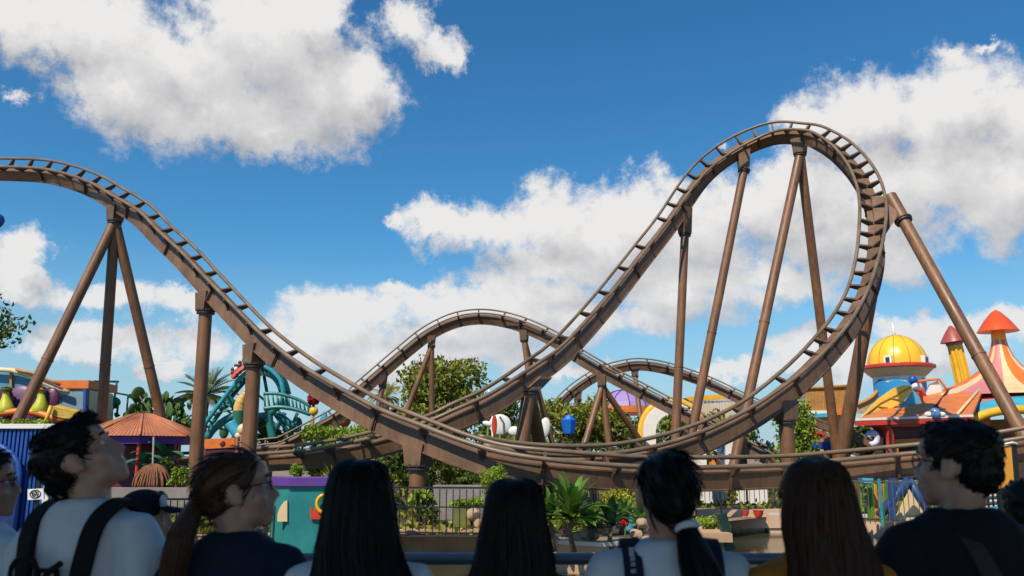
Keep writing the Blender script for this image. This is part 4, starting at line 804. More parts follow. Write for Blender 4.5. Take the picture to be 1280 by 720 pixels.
# orange roofed building
t = place('orange_roof_building', 'wide orange roofed building with red trimmed eaves and maroon fascia', 'building', 1140, 35)
eL, eR, rR, rL = at(1071,524,34), at(1215,519,34), at(1232,478,41), at(1130,500,41)
MB().prism([eL, eR, rR, rL], (0,0,-.12)).build('roof', mat('orange_roof_sheet', (.60,.175,.035), .5, .2, 1.2), t, smooth=False)
b = MB(); b.tube([eL.lerp(eR,.62)+Vector((0,0,.03)), rL.lerp(rR,.55)+Vector((0,0,.05)), rL.lerp(rR,.95)+Vector((0,0,.04))], .05, 6); b.build('roof_seam', MT['maroon'], t, smooth=True)
MB().tube([eL.lerp(eR,.86)+Vector((0,0,.0)), rL.lerp(rR,1.0)+Vector((0,0,.0))], .06, 6).build('roof_stripe', MT['cream'], t, smooth=True)
MB().bar(eL+Vector((-.1,-.06,-.02)), eR+Vector((0,-.06,-.02)), .1, .09, (0,0,1)).build('eave_trim', MT['white'], t, smooth=False); MB().bar(eL+Vector((-.1,-.05,-.17)), eR+Vector((0,-.05,-.17)), .1, .19, (0,0,1)).build('eave_trim', MT['red'], t, smooth=False)
panel('fascia', t, [(1080,528),(1215,524),(1215,532),(1086,534)], 34.4, .2, MT['orange']); panel('wall', t, [(1092,533),(1215,530),(1215,549),(1100,547)], 34.7, .2, MT['maroon'])
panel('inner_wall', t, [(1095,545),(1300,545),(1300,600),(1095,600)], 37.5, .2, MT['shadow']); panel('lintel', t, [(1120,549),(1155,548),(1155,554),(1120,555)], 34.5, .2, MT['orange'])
tub('bracket', smooth_px([(1098,529),(1108,534),(1112,543),(1113,556),(1112,590)]), 34.2, .16, MT['red'], t); 
for u in (1119,1156): panel('column', t, [(u-4,552),(u+4,552),(u+4,620),(u-4,620)], 34.45, .28, MT['orange'])
tub('white_scroll', smooth_px([(1084,546),(1090,541),(1096,545),(1095,553),(1088,556)]), 34.3, .12, mat('lilac_white', (.6,.55,.7), .5), t)
b = MB(); p = at(1169,517,33.9); b.ell(p, (.20,.2,.24), 14); b.build('orb', mat('blue_white_orb', (.1,.22,.45), .2, .8, 5), t, smooth=True)
for s in (-1,1): MB().ell(p+Vector((s*.27,0,-.03)), (.16,.06,.10), 10).build('orb_wing', MT['white'], t, smooth=True)
# flared striped tent
t = place('striped_tent', 'flared orange, cream and pink striped tent with a glossy orange cone top', 'tent', 1264, 40); c = at(1264,560,41.5); k = 41.5/F; X0, Y0 = c.x, 41.5; zz = lambda v: at(1264, v, 41.5).z
prof = [(8,424),(10,434),(15,447),(24,460),(38,471),(58,481),(84,490),(108,498)]
cols = [MT['orange'], MT['cream'], mat('tent_pink', (.55,.2,.2), .55, .12, 1), MT['cream'], MT['orange'], MT['cream']]
nseg = 24; P2 = [(r*k, zz(v)) for r, v in prof]
for gi_, cm in enumerate((MT['orange'], MT['cream'], cols[2])):
    b = MB()
    for i in range(nseg):
        if (0,0,1,2,2,1)[(i+1) % 6] != gi_: continue
        a0, a1 = 2*pi*i/nseg, 2*pi*(i+1)/nseg; n = len(P2); vs = []
        for r, z in P2:
            for j in range(4): a = a0+(a1-a0)*j/3; vs.append((X0+r*cos(a), Y0+r*sin(a), z))
        b.add(vs, [(q*4+j, q*4+j+1, q*4+j+5, q*4+j+4) for q in range(n-1) for j in range(3)])
    b.build('canopy_stripe', cm, t, smooth=True)
MB().lathe((X0,Y0,zz(425)), [(7*k,-.1),(8.5*k,0),(8*k,.3),(7.5*k,.42)], 24).build('neck', MT['yellow'], t)
MB().lathe((X0,Y0,zz(416)), [(7*k,.0),(24*k,.05),(22*k,.18),(15*k,.6),(6*k,1.02),(.5*k,1.16)], 32).build('cone_top', mat('glossy_orange_red', (.62,.085,.02), .22, .1, 1), t, smooth=40)
# cyan band and yellow rim along the tent front
ar = smooth_px([(1196,538),(1205,530),(1220,521),(1240,514),(1262,511),(1290,511),(1320,514),(1350,522)])
cy_t = [(1190,524),(1204,514),(1222,505),(1243,499),(1264,496),(1290,495),(1320,498),(1352,506)]; cy_s = smooth_px(cy_t)
b = MB(); b.loft([[at(u,v,36.6), at(u,v,37.0), at(U,V,38.0), at(U,V,37.6)] for (u,v),(U,V) in zip(ar, cy_s)]); b.build('cyan_band', MT['cyan'], t, smooth=40)
tub('yellow_rim', [(u, v+1.5) for u, v in ar], 36.5, .19, MT['yellow'], t, 12)
b = MB(); b.loft([[at(U,V,37.7), at(U,V,38.0), Vector((X0+(at(U,V,40).x-X0)*.9, 39.6, zz(497)+.2)), Vector((X0+(at(U,V,40).x-X0)*.9, 39.5, zz(497)))] for (U,V) in cy_s]); b.build('canopy_skirt', cols[2], t, smooth=40)
for u in (1200,1235,1262,1300): panel('post', t, [(u-3,520),(u+3,520),(u+3,620),(u-3,620)], 38.2, .25, MT['red'] if u != 1235 else MT['orange'])
panel('back_wall', t, [(1205,526),(1360,520),(1360,620),(1205,620)], 40, .2, mat('ochre_wall', (.40,.20,.03), .6, .2, 1))
panel('counter', t, [(1200,565),(1360,560),(1360,640),(1200,640)], 37.6, .4, MT['terra'])
t = place('orange_game_board', 'orange board with a dark edge standing behind the black shirted man', 'board', 1258, 10); panel('board', t, [(1244,560),(1264,556),(1268,606),(1246,612)], 10, .08, mat('amber_board', (.62,.28,.03), .5)); panel('edge', t, [(1264,555),(1271,556),(1275,606),(1268,606)], 10.0, .1, MT['iron']); MB().tube([at(1246,557,9.98), at(1266,553,9.98), at(1272,555,9.98)], .012, 6).build('trim', MT['white'], t, smooth=True); p = at(1258,608,10.04); MB().box((p.x,10.04,p.z/2), (.22,.06,p.z)).build('post', MT['iron'], t, smooth=False)
t = place('lattice_panel', 'white panel with a black lattice between the man in black and the small dark head', 'panel', 1236, 11); panel('panel', t, [(1218,600),(1252,592),(1256,645),(1222,645)], 11, .06, MT['white']); b = MB()
for i in range(5): b.bar(at(1222+i*6,610,10.96), at(1224+i*6,636,10.96), .016, .016)
for i in range(4): b.bar(at(1221,611+i*7,10.96), at(1248,609+i*7,10.96), .016, .016)
b.build('lattice', MT['iron'], t, smooth=False); panel('red_top', t, [(1234,592),(1246,582),(1256,586),(1253,598),(1236,602)], 10.95, .05, MT['red']); panel('blue_base', t, [(1222,636),(1254,632),(1256,648),(1222,648)], 10.94, .05, MT['cyan']); p = at(1238,645,11.05); MB().box((p.x,11.06,p.z/2), (.3,.05,p.z)).build('stand', MT['iron'], t, smooth=False)
# coloured boards behind the right fence
ctr = [('green', (.10,.25,.015)), ('brown', (.19,.08,.03)), ('grass', (.05,.22,.04)), ('gold', (.6,.34,.02)), ('amber', (.62,.22,.02)), ('navy', (.015,.05,.17))]
cm = {n: mat('board_'+n, c_, .5, .25, 2) for n, c_ in ctr}
def boards(label, u0, u1, n, names, v0=604, v1=648, Y=21.3, lean=.0):
    t = place('board_row', label, 'boards', (u0+u1)/2, Y, 'coloured boards behind the fence')
    for i in range(n):
        u = u0+(u1-u0)*(i+.5)/n; w = (u1-u0)/n*.40; q = R.uniform(-1.2,1.2)+lean
        panel('board', t, [(u-w,v1),(u+w,v1),(u+w+q,v0+R.uniform(-1,3)),(u-w+q,v0+R.uniform(-1,3))], Y+R.uniform(0,.08), .06, cm[names[i % len(names)]])
boards('lime and green upright boards at the left end of the colourful fence', 1040, 1060, 6, ['green','grass','green'])
boards('brown and dark upright boards left of the teal fence post', 1061, 1078, 5, ['brown','green','brown'])
boards('green, gold and amber upright boards between the teal and navy posts', 1085, 1112, 8, ['grass','green','gold','amber','gold','amber'])
boards('green and gold boards at the right end by the man in black', 1160, 1180, 5, ['navy','gold','green'])
t = place('play_frame', 'navy diagonal beam and posts of a play frame behind the fence', 'play frame', 1118, 21.0); tub('beam', [(1099,645),(1136,600)], 21.0, .11, cm['navy'], t); tub('beam', [(1136,600),(1164,646)], 21.05, .10, cm['navy'], t); panel('post', t, [(1112,598),(1120,598),(1120,650),(1112,650)], 20.9, .1, cm['navy']); panel('cap', t, [(1078,598),(1092,598),(1090,604),(1080,604)], 20.9, .3, MT['cyan'])
t = place('cream_sail', 'cream triangular panel under the navy beams behind the fence', 'panel', 1140, 21.6); panel('sail', t, [(1120,648),(1138,612),(1160,648)], 21.6, .08, MT['cream'])
t = place('fire_bucket', 'small red bucket hanging at the left end of the colourful fence', 'bucket', 1054, 20.0); p = at(1055,648,20.0); MB().lathe(p, [(.08,-.08),(.11,.08),(.12,.08),(.12,.1),(.09,.09)], 14).build('body', MT['red'], t); MB().tube([p+Vector((.1*cos(a),0,.08+.1*sin(a))) for a in [pi*i/8 for i in range(9)]], .008, 5).build('handle', MT['iron'], t)
# ride bits low on the right, behind the loop legs
t = place('log_flume_boat', 'blue boat shaped ride car low behind the loop legs', 'ride vehicle', 1030, 42); b = MB(); a, c = at(1012,560,42), at(1052,563,42); rg = []
for f, w, h in ((0,.05,.1),(.15,.35,.3),(.5,.45,.36),(.85,.4,.32),(1,.12,.2)): q = a.lerp(c,f); rg.append([q+Vector((0,-w,0)), q+Vector((0,w,0)), q+Vector((0,w*1.1,h)), q+Vector((0,-w*1.1,h))])
b.loft(rg); b.build('hull', MT['blue'], t, smooth=30); MB().box((a.lerp(c,.5)+Vector((0,0,.42))), (.8,.6,.2)).build('seat', MT['terra'], t, smooth=False); q = a.lerp(c,.5); MB().cyl((q.x,42,0), q+Vector((0,0,.05)), .1).build('post', MT['iron'], t)
for i, (p0, p1, mm, lab) in enumerate([((998,522),(1090,556),'steel','upper sloping timber beam of the small ride low behind the loop legs'),((1000,545),(1062,566),'steel','lower sloping timber beam of the small ride low behind the loop legs')]):
    t = place('ride_beam', lab, 'ride', (p0[0]+p1[0])/2, 44+i); MB().bar(at(*p0,44+i), at(*p1,44+i), .24, .3).build('beam', MT[mm], t); MB().bar(at(p0[0],p0[1]-7,44+i), at(p1[0],p1[1]-7,44+i), .09, .09).build('rail', MT['rail'], t)
    for f in (.1,.35,.6,.85):
        q = at(*p0,44+i).lerp(at(*p1,44+i),f); MB().bar((q.x,q.y,0), q, .16, .16).build('post', MT['column'], t); MB().bar(q, q+Vector((0,0,.33)), .07, .07).build('stanchion', MT['rail'], t)
t = place('red_canopy_car', 'red roofed ride car between the sloping beams', 'ride vehicle', 1018, 43); a = at(1016,540,43); MB().box(a, (.9,.7,.12), 0, Matrix.Rotation(.25,3,'Y')).build('roof', MT['red'], t); MB().box(a+Vector((.1,0,-.55)), (.9,.6,.42), 0, Matrix.Rotation(.25,3,'Y')).build('body', MT['maroon'], t)
for s in (-.35,.4): MB().cyl(a+Vector((s,0,-.5)), a+Vector((s,0,-.05-.2*s)), .03).build('post', MT['iron'], t)
MB().cyl((a.x,43,0), a+Vector((0,0,-.6)), .1).build('stand', MT['iron'], t)
t = place('white_menu_wall', 'white wall with black scribbles under the right loop track', 'wall', 907, 40); panel('panel', t, [(897,556),(918,548),(918,592),(897,592)], 40, .15, MT['white']); b = MB(); rnd = random.Random(1)
for i in range(6): u, v = 902+rnd.random()*12, 560+i*4.5; b.tube([at(u+rnd.uniform(-2,2), v+rnd.uniform(-2,2), 39.97) for _ in range(4)], .02, 5)
b.build('scribble', MT['iron'], t, smooth=True)
t = place('balloon', 'small deep blue balloon at the left edge high in the sky', 'balloon', -6, 26); p = at(-5,277,26); b = MB(); b.lathe(p, [(.02,-.27),(.12,-.2),(.22,-.06),(.25,.06),(.2,.19),(.1,.26),(.01,.28)], 18); b.build('envelope', MT['blue'], t, smooth=True); MB().lathe(p, [(.03,-.31),(.015,-.27)], 10).build('knot', MT['blue'], t); MB().tube([p-Vector((0,0,.3)), p-Vector((.05,0,3)), (p.x,p.y,0)], .006, 5).build('string', MT['white'], t)
# ------------------------------------------------------------------ unseen canopy added over the platform to keep the crowd in shade
t = thing('unseen_shade_canopy', 'unseen flat canopy added to shade the crowd on the viewing platform', 'canopy', (0,-3,0)); mcan = mat('added_canopy_boards', (.10,.085,.075), .8, .2, 2)
MB().box((0,-.35,3.7), (22,5.2,.12)).build('roof', mcan, t, smooth=False)
for x in (-10,-5,5,10):
    for y in (-2.6,1.6): MB().box((x,y,1.82), (.14,.14,3.64)).build('post', MT['iron'], t, smooth=False)
# ------------------------------------------------------------------ people
def remesh(b, name, m, parent, vox, sm=4, disp=None):
    me = b.mesh(name, None, wloc(parent)); o = bpy.data.objects.new(name, me); COL.objects.link(o)
    md = o.modifiers.new('r', 'REMESH'); md.mode = 'VOXEL'; md.voxel_size = vox
    if sm: ms = o.modifiers.new('s', 'SMOOTH'); ms.factor = .5; ms.iterations = sm
    dg = bpy.context.evaluated_depsgraph_get(); dg.update(); me2 = bpy.data.meshes.new_from_object(o.evaluated_get(dg))
    o.modifiers.clear(); o.data = me2; me2.name = name; me2.materials.clear(); me2.materials.append(m)
    if disp:
        for v in me2.vertices: v.co += v.normal*disp(v.co)
    me2.shade_smooth(); o.parent = parent; return o
def skinmat(n, c): 
    m = mat(n, c, .45, .12, 9, .05, 60); m.node_tree.nodes['Principled BSDF'].inputs['Subsurface Weight'].default_value = .08; return m
SK = skinmat('light_skin', (.46,.25,.17)); SK2 = skinmat('tan_skin', (.36,.185,.115))
def hairmat(n, c): return mat(n, c, .46, .4, 3, .35, 6, stretch=(30,30,3), spec=.22)
HB = hairmat('black_hair', (.005,.0043,.004)); HD = hairmat('dark_brown_hair', (.010,.006,.0045)); HBR = hairmat('brown_hair', (.07,.03,.015)); HM = hairmat('chestnut_hair', (.060,.024,.013))
def cloth(n, c): return mat(n, c, .85, .1, 2, .12, 160, spec=.2)
CW = cloth('white_cotton', (.62,.63,.66)); CN = cloth('navy_cotton', (.012,.018,.035)); CK = cloth('black_cotton', (.010,.010,.013)); CY = cloth('yellow_cotton', (.62,.33,.02)); CO = cloth('orange_cotton', (.50,.17,.02)); JE = cloth('denim', (.03,.05,.11)); SHO = mat('dark_shoe', (.02,.02,.022), .6)
PK = cloth('black_nylon', (.010,.010,.012)); PN = cloth('navy_nylon', (.012,.018,.04))
def strand(b, pts, w):
    n = len(pts); b.tube(pts, [w*(1-.75*(i/(n-1))**2) for i in range(n)], 3)
class Person:
    def __init__(s, label, u, vtop, Y, yaw, hyaw, hpitch, shirt, hair, skin=SK, sh=.185, trousers=JE, fem=False, vox=.008, group=None, sleeve=.22):
        top = at(u, vtop, Y); s.H = top.z-.012; k = s.k = s.H/1.735; s.rnd = random.Random(int(u)+3)
        s.yaw = radians(yaw); base = Vector((top.x, Y, 0))
        s.t = t = thing('person', label, 'person', base, group); t.rotation_euler = (0,0,0)
        Rb = Matrix.Rotation(s.yaw, 3, 'Z'); s.Rb = Rb; s.base = base
        s.X = lambda x, y, z: base + Rb @ Vector((x*k, y*k, z*k))
        piv = Vector((0,-.015,1.525)); Rh = Matrix.Rotation(radians(hyaw), 3, 'Z') @ Matrix.Rotation(radians(hpitch), 3, 'X'); s.Rh = Rb @ Rh
        s.Hd = lambda x, y, z: base + Rb @ ((piv + Rh @ (Vector((x, y+.012, z+.085))))*k)
        b = MB(); s.sh = sh; wa = .86 if fem else 1.0
        s.rings = [(.78,.12,.10,0),(.86,.165,.118,0),(.95,.172*(1.03 if fem else .95),.122,-.005),(1.06,.145*wa,.105,.0),(1.18,.160*wa,.112,.0),(1.29,sh*.94,.118,-.005),(1.37,sh*.99,.108,-.015),(1.415,sh*.86,.092,-.02),(1.45,sh*.60,.076,-.02),(1.475,sh*.38,.064,-.018)]
        def torso(b, inf, upto=99):
            rg = []
            for z, rx, ry, cy in s.rings:
                if z > upto: break
                rg.append([s.X((rx+inf)*cos(a)*abs(cos(a))**-.12 if abs(cos(a)) > .02 else 0, cy+(ry+inf)*sin(a), z+(inf if z > 1.4 else 0)) for a in [2*pi*i/28 for i in range(28)]])
            b.loft(rg)
        s.arm = {q: [(q*sh*.93,-.012,1.395),(q*(sh+.025),-.012,1.33),(q*(sh+.055),-.01,1.12),(q*(sh+.06),.06,.98),(q*(sh+.05),.12,.87)] for q in (-1,1)}
        torso(b, 0); b.tube([s.X(0,-.02,1.44), s.X(0,-.012,1.50), s.Hd(0,-.03,-.05)], [.062*k,.056*k,.056*k], 16)
        for q in (-1,1):
            b.tube([s.X(*p) for p in s.arm[q]], [.05*k,.05*k,.042*k,.036*k,.027*k], 12)
            b.tube([s.X(q*.085,0,.90), s.X(q*.09,.01,.50), s.X(q*.095,-.015,.10)], [.085*k,.054*k,.036*k], 12); b.ell(s.X(q*.1,.05,.045), (.045*k,.12*k,.04*k), 12, s.Rb)
            w = Vector(s.arm[q][-1]); b.ell(s.X(*(w+Vector((0,.03,-.055)))), (.017*k,.036*k,.055*k), 12, s.Rb)
            for i in range(4): f0 = w+Vector((0,.0+.019*i,-.09)); L = (.065,.078,.074,.058)[i]; b.tube([s.X(*f0), s.X(*(f0+Vector((-q*.004,.006,-L*.5)))), s.X(*(f0+Vector((-q*.018,.004,-L))))], [.009*k,.0085*k,.007*k], 7)
            b.tube([s.X(*(w+Vector((-q*.005,.05,-.03)))), s.X(*(w+Vector((-q*.012,.078,-.065)))), s.X(*(w+Vector((-q*.02,.08,-.098))))], [.012*k,.0105*k,.008*k], 7)
        E = lambda c, r: b.ell(s.Hd(*c), [q*k for q in r], 18, s.Rh, 12)
        E((0,-.018,.030),(.076,.096,.088)); E((0,.036,-.035),(.060,.060,.082)); E((0,.074,-.100),(.026,.024,.022)); E((0,.03,-.075),(.055,.055,.036))
        for q in (-1,1): E((q*.036,.058,-.028),(.030,.030,.030)); E((q*.077,-.008,-.008),(.012,.022,.034)); E((q*.08,.004,-.028),(.009,.013,.013)); E((q*.03,.082,.030),(.026,.014,.009)); E((q*.016,.102,-.046),(.010,.010,.009))
        E((0,.070,.045),(.056,.030,.04)); b.tube([s.Hd(0,.090,.018), s.Hd(0,.108,-.02), s.Hd(0,.118,-.040)], [.010*k,.012*k,.013*k], 10); E((0,.094,-.069),(.025,.013,.008)); E((0,.091,-.081),(.021,.013,.009))
        s.body = remesh(b, 'body', skin, t, vox, 3)
        for q in (-1,1):
            e = MB(); e.ell(s.Hd(q*.031,.081,.010), (.0135*k,.008*k,.0075*k), 12, s.Rh); eo = e.build('eye', mat('eye_white', (.6,.58,.55), .2), t, smooth=True) if vox < .01 else None
            if eo: MB().ell(s.Hd(q*.031,.0862,.011), (.006*k,.004*k,.006*k), 10, s.Rh).build('iris', HB, eo, smooth=True); MB().tube([s.Hd(q*.016,.096,.032), s.Hd(q*.032,.099,.037), s.Hd(q*.05,.088,.032)], .004*k, 6).build('eyebrow', HB, t, smooth=True)
        # shirt
        b = MB(); torso(b, .014)
        for q in (-1,1):
            A = [Vector(p) for p in s.arm[q][:3]]; end = A[1].lerp(A[2], min(1, sleeve/.22)*.62+.0)
            b.tube([s.X(*(A[0]*Vector((.8,1,1)) if 0 else (A[0].x*.75,A[0].y,A[0].z))), s.X(*A[0]), s.X(*A[1]), s.X(*end)], [.066*k,.066*k,.070*k,.064*k], 16)
        r3 = s.rnd.random()*50
        def folds(co):
            q = (co)*1.0; return .010*mnoise.noise(Vector((q.x*7+r3, q.y*7, q.z*3.5)))+.017*max(0, mnoise.noise(Vector((q.x*3+q.z*9, q.y*4+r3, q.z*2.5-q.x*4))))+.006*mnoise.noise(Vector((q.x*20, q.y*20+r3, q.z*11)))
        s.shirt = remesh(b, 'shirt', shirt, t, max(vox, .009), 5, folds)
        MB().tube([s.X(.066*cos(a),-.016+.066*sin(a),1.472+.012*sin(a)*-1) for a in [2*pi*i/24 for i in range(24)]], .008*k, 8, closed=True).build('collar', shirt, s.shirt, smooth=True)
        b = MB(); rg = [[s.X((rx+.018)*cos(a), cy+(ry+.016)*sin(a), z) for a in [2*pi*i/24 for i in range(24)]] for z, rx, ry, cy in s.rings[:4]]; b.loft(rg)
        for q in (-1,1): b.tube([s.X(q*.082,0,.92), s.X(q*.09,.01,.50), s.X(q*.095,-.015,.09)], [.10*k,.075*k,.062*k], 14)
        remesh(b, 'trousers', trousers, t, .014, 4)
        b = MB()
        for q in (-1,1): b.ell(s.X(q*.1,.05,.052), (.054*k,.135*k,.05*k), 14, s.Rb)
        b.build('shoes', SHO, t, smooth=True)
        if hair: hair(s)
    def short(s, m, n=650, spike=.05, crop=0):
        k = s.k; b = MB(); E = lambda c, r: b.ell(s.Hd(*c), [q*k for q in r], 18, s.Rh, 12)
        E((0,-.026,.048),(.084,.098,.082)); E((0,-.060,-.008),(.072,.058,.066)); E((0,.036,.092),(.064,.055,.034))
        for q in (-1,1): E((q*.062,.012,.055),(.022,.045,.045)); E((q*.069,.026,.02),(.011,.012,.026))
        o = remesh(b, 'hair', m, s.t, .008, 3, lambda c: .006*mnoise.noise(c*22)); vs = o.data.vertices; g = MB(); hc = s.Hd(0,-.02,.03); w0 = wloc(s.t)
        for _ in range(n):
            v = vs[s.rnd.randrange(len(vs))]; p = v.co+w0; nn = v.normal; d = (p-hc); fl = (s.Rh @ Vector((s.rnd.gauss(0,.22), .5, -.2+s.rnd.gauss(0,.2)))) + Vector((0,0,-.5 if d.z < 0 else .1))
            fl = (fl-nn*fl.dot(nn)).normalized(); L = spike*s.rnd.uniform(.5,1.1)*k
            strand(g, [p-nn*.004, p+fl*L*.45+nn*L*.11, p+fl*L+nn*L*.06], .0032)
        g.build('hair_strands', m, o, smooth=True); return o
    def tight(s, m):
        k = s.k; b = MB(); E = lambda c, r: b.ell(s.Hd(*c), [q*k for q in r], 18, s.Rh, 12)
        E((0,-.024,.040),(.082,.098,.086)); E((0,-.062,-.012),(.066,.052,.062)); E((0,.030,.080),(.066,.050,.036))
        for q in (-1,1): E((q*.066,.006,.045),(.016,.045,.045))
        o = remesh(b, 'hair', m, s.t, .008, 3); return o
    def pony(s, m, tie, path, w0, tiem, n=120):
        o = s.tight(m); T = s.Hd(*tie); P = [T]+[s.X(*p) for p in path]; b = MB(); k = s.k; g = MB(); vs = o.data.vertices; wl = wloc(s.t)
        wd = [.020]+[w0]*(len(P)-2)+[w0*.45]; q = 24; cen = [crom(P, (len(P)-1)*i/q) for i in range(q+1)]; ww = [crom(wd, (len(wd)-1)*i/q)*k for i in range(q+1)]
        b.tube(cen, ww, 14); b.build('ponytail', m, o, smooth=True)
        for _ in range(n):
            a = s.rnd.random()*2*pi; r = s.rnd.uniform(.85,1.12); ph = s.rnd.uniform(-.4,.4); pts = []
            for i in range(0, q+1, 2): aa = a+ph*i/q; pts.append(cen[i]+Vector((cos(aa)*ww[i]*r, sin(aa)*ww[i]*r, 0)))
            strand(g, pts[:s.rnd.randint(8,len(pts))]+[pts[-1]+Vector((s.rnd.gauss(0,.012),s.rnd.gauss(0,.012),-s.rnd.random()*.05))], .0038)
        for _ in range(260):
            v = vs[s.rnd.randrange(len(vs))]; p = v.co+wl; d = (T-p); L = d.length; d = (d-v.normal*d.dot(v.normal)).normalized(); strand(g, [p+v.normal*.000, p+d*min(L,.07)*.5+v.normal*.003, p+d*min(L,.07)-v.normal*.002], .003)
        g.build('hair_strands', m, o, smooth=True)
        b = MB(); tn = (cen[2]-cen[0]).normalized(); x, y, z = basis(tn); b.tube([T+tn*.012+(x*cos(a)+y*sin(a))*.025*k for a in [2*pi*i/14 for i in range(14)]], .010*k, 8, closed=True); b.build('hair_tie', tiem, o, smooth=True); return o
    def long(s, m, prof, n=330, part=True, sway=0):
        k = s.k; hc = Vector((s.Hd(0,0,0)-s.base)); hc = s.Rb.inverted() @ hc/k; b = MB(); rings = []; na = 72; sd_ = s.rnd.random()*40
        def pt(f, a, j=0):
            z, cy, rx, ry = [crom(q, f) for q in zip(*[])] if False else (crom(prof_z, f), crom(prof_c, f), crom(prof_x, f), crom(prof_y, f))
            lo = min(1, max(0, .05-z)*4); g = 1+(.05+.05*lo)*mnoise.noise(Vector((cos(a)*4+sd_, sin(a)*4, z*1.6)))+(.03+.035*lo)*mnoise.noise(Vector((cos(a)*14+sd_, sin(a)*14, z*2)))
            x = rx*cos(a)*g*(1+j); y = ry*sin(a)*g*(1+j)
            if z < .06: y = min(y, .030 if z > -.1 else .012)
            x += lo*.010*sin(z*13+sd_+a*1.5)+.006*lo*sin(z*31+sd_*2); return s.X(hc.x+x+sway*max(0,-z)**1.3, hc.y-.012+cy+y, hc.z+z)
        prof_z, prof_c, prof_x, prof_y = [list(q) for q in zip(*prof)]; nf = len(prof)-1; q = 44
        for i in range(q+1): rings.append([pt(nf*i/q, 2*pi*j/na) for j in range(na)])
        b.loft(rings); o = b.build('hair', m, s.t, smooth=True); g = MB()
        for _ in range(n):
            a = pi+s.rnd.random()*pi if s.rnd.random() < .8 else s.rnd.random()*2*pi; f0 = s.rnd.uniform(.3,nf*.55); da = s.rnd.uniform(-.25,.25); f1 = nf*s.rnd.uniform(.93,1.0); jj = s.rnd.uniform(-.01,.035)
            pts = [pt(f0+(f1-f0)*i/11, a+da*(i/11)**2, jj*min(1,i/3)) for i in range(12)]; pts.append(pts[-1]+Vector((s.rnd.gauss(0,.012),s.rnd.gauss(0,.01),-s.rnd.random()*.05)))
            strand(g, pts, .0034)
        for _ in range(70):
            a = pi*(.9+1.2*s.rnd.random()); f0 = s.rnd.uniform(1,nf*.75); f1 = f0+s.rnd.uniform(1.5,3); da = s.rnd.uniform(-.5,.5); j1 = s.rnd.uniform(.05,.22); strand(g, [pt(min(nf,f0+(f1-f0)*i/7), a+da*i/7, j1*(i/7)**1.5) for i in range(8)], .0012)
        g.build('hair_strands', m, o, smooth=True); return o
    def glasses(s, m):
        b = MB(); k = s.k
        for q in (-1,1):
            b.tube([s.Hd(q*.033+.024*cos(a), .104-.004*abs(cos(a)), .006+.018*sin(a)) for a in [2*pi*i/16 for i in range(16)]], .0022*k, 6, closed=True); b.tube([s.Hd(q*.057,.100,.012), s.Hd(q*.077,.05,.012), s.Hd(q*.082,-.005,.006)], .0022*k, 6)
        b.tube([s.Hd(-.009,.106,.010), s.Hd(.009,.106,.010)], .0022*k, 6); b.build('glasses', m, s.t, smooth=True)
    def strapband(s, name, pts, w, m, par):
        P = [Vector(p) for p in pts]; n = 26; C_ = [crom(P, (len(P)-1)*i/n) for i in range(n+1)]; rg = []
        for i, c in enumerate(C_):
            tn = (C_[min(i+1,n)]-C_[max(i-1,0)]).normalized(); out = Vector((c.x*.25, c.y+.015, max(0,c.z-1.34)*2.2)).normalized(); sdv = tn.cross(out).normalized(); out = sdv.cross(tn)
            if out.y*c.y < 0 and abs(c.y) > .06: out = -out
            rg.append([s.X(*(c+sdv*i_*w/2+out*j_)) for i_, j_ in ((-1,-.006),(1,-.006),(1,.014),(-1,.014))])
        MB().loft(rg).build(name, m, par, smooth=30); return C_
def pack(p, label, m, ztop, zbot, w=.29, loops=False, straps=None):
    t = thing('backpack', label, 'backpack', p.base.copy()); b = MB(); rg = []
    for i in range(11):
        f = i/10; z = zbot+(ztop-zbot)*f; e = 1-abs(2*f-1)**5*.28; yb = -.150
        rg.append([p.X(w/2*e*(abs(cos(a))**.5)*(1 if cos(a) > 0 else -1), yb-.06+.085*e*(abs(sin(a))**.55)*(1 if sin(a) > 0 else -1), z) for a in [2*pi*j/28 for j in range(28)]])
    b.loft(rg); b.build('bag', m, t, smooth=60); MB().tube([p.X(w/2*.93*cos(a),-.21-.10*abs(sin(a))**.6,ztop-.05+.03*sin(a)) for a in [pi+pi*i/14 for i in range(15)]], .005, 6).build('zip', PK, t, smooth=True)
    MB().tube([p.X(-.04,-.15,ztop-.01), p.X(-.03,-.16,ztop+.05), p.X(.03,-.16,ztop+.05), p.X(.04,-.15,ztop-.01)], .009, 8).build('carry_loop', m, t, smooth=True)
    out = [p.strapband('strap', q, .052, m, t) for q in straps]
    if loops: MB().tube([p.X(-.05+.045*cos(a),-.19,ztop+.045+.045*sin(a)) for a in [2*pi*i/16 for i in range(16)]], .007, 7, closed=True).build('cord_loop', m, t, smooth=True); MB().tube([p.X(.0,-.185,ztop), p.X(.03,-.19,ztop+.05), p.X(.07,-.19,ztop+.075)], .009, 7).build('cord', m, t, smooth=True)
    return t, out
def std_straps(zp): return [[(q*.07,-.145,zp),(q*.09,-.142,zp+.06),(q*.105,-.122,1.40),(q*.108,-.07,1.458),(q*.11,.0,1.478),(q*.112,.07,1.44),(q*.115,.128,1.34),(q*.13,.13,1.18),(q*.17,.05,1.08)] for q in (-1,1)]
LONG = [(.132,-.015,.004,.004),(.128,-.015,.046,.056),(.106,-.016,.077,.088),(.055,-.018,.090,.104),(-.01,-.024,.099,.105),(-.085,-.046,.103,.088),(-.16,-.080,.106,.068),(-.25,-.108,.112,.058),(-.36,-.128,.122,.054),(-.47,-.135,.120,.050),(-.57,-.132,.10,.035)]
def L_(wx=1, cut=1.0): return [(z*(cut if z < -.1 else 1), cy, rx*(1+(wx-1)*min(1,max(0,-z/.25))), ry) for z, cy, rx, ry in LONG]
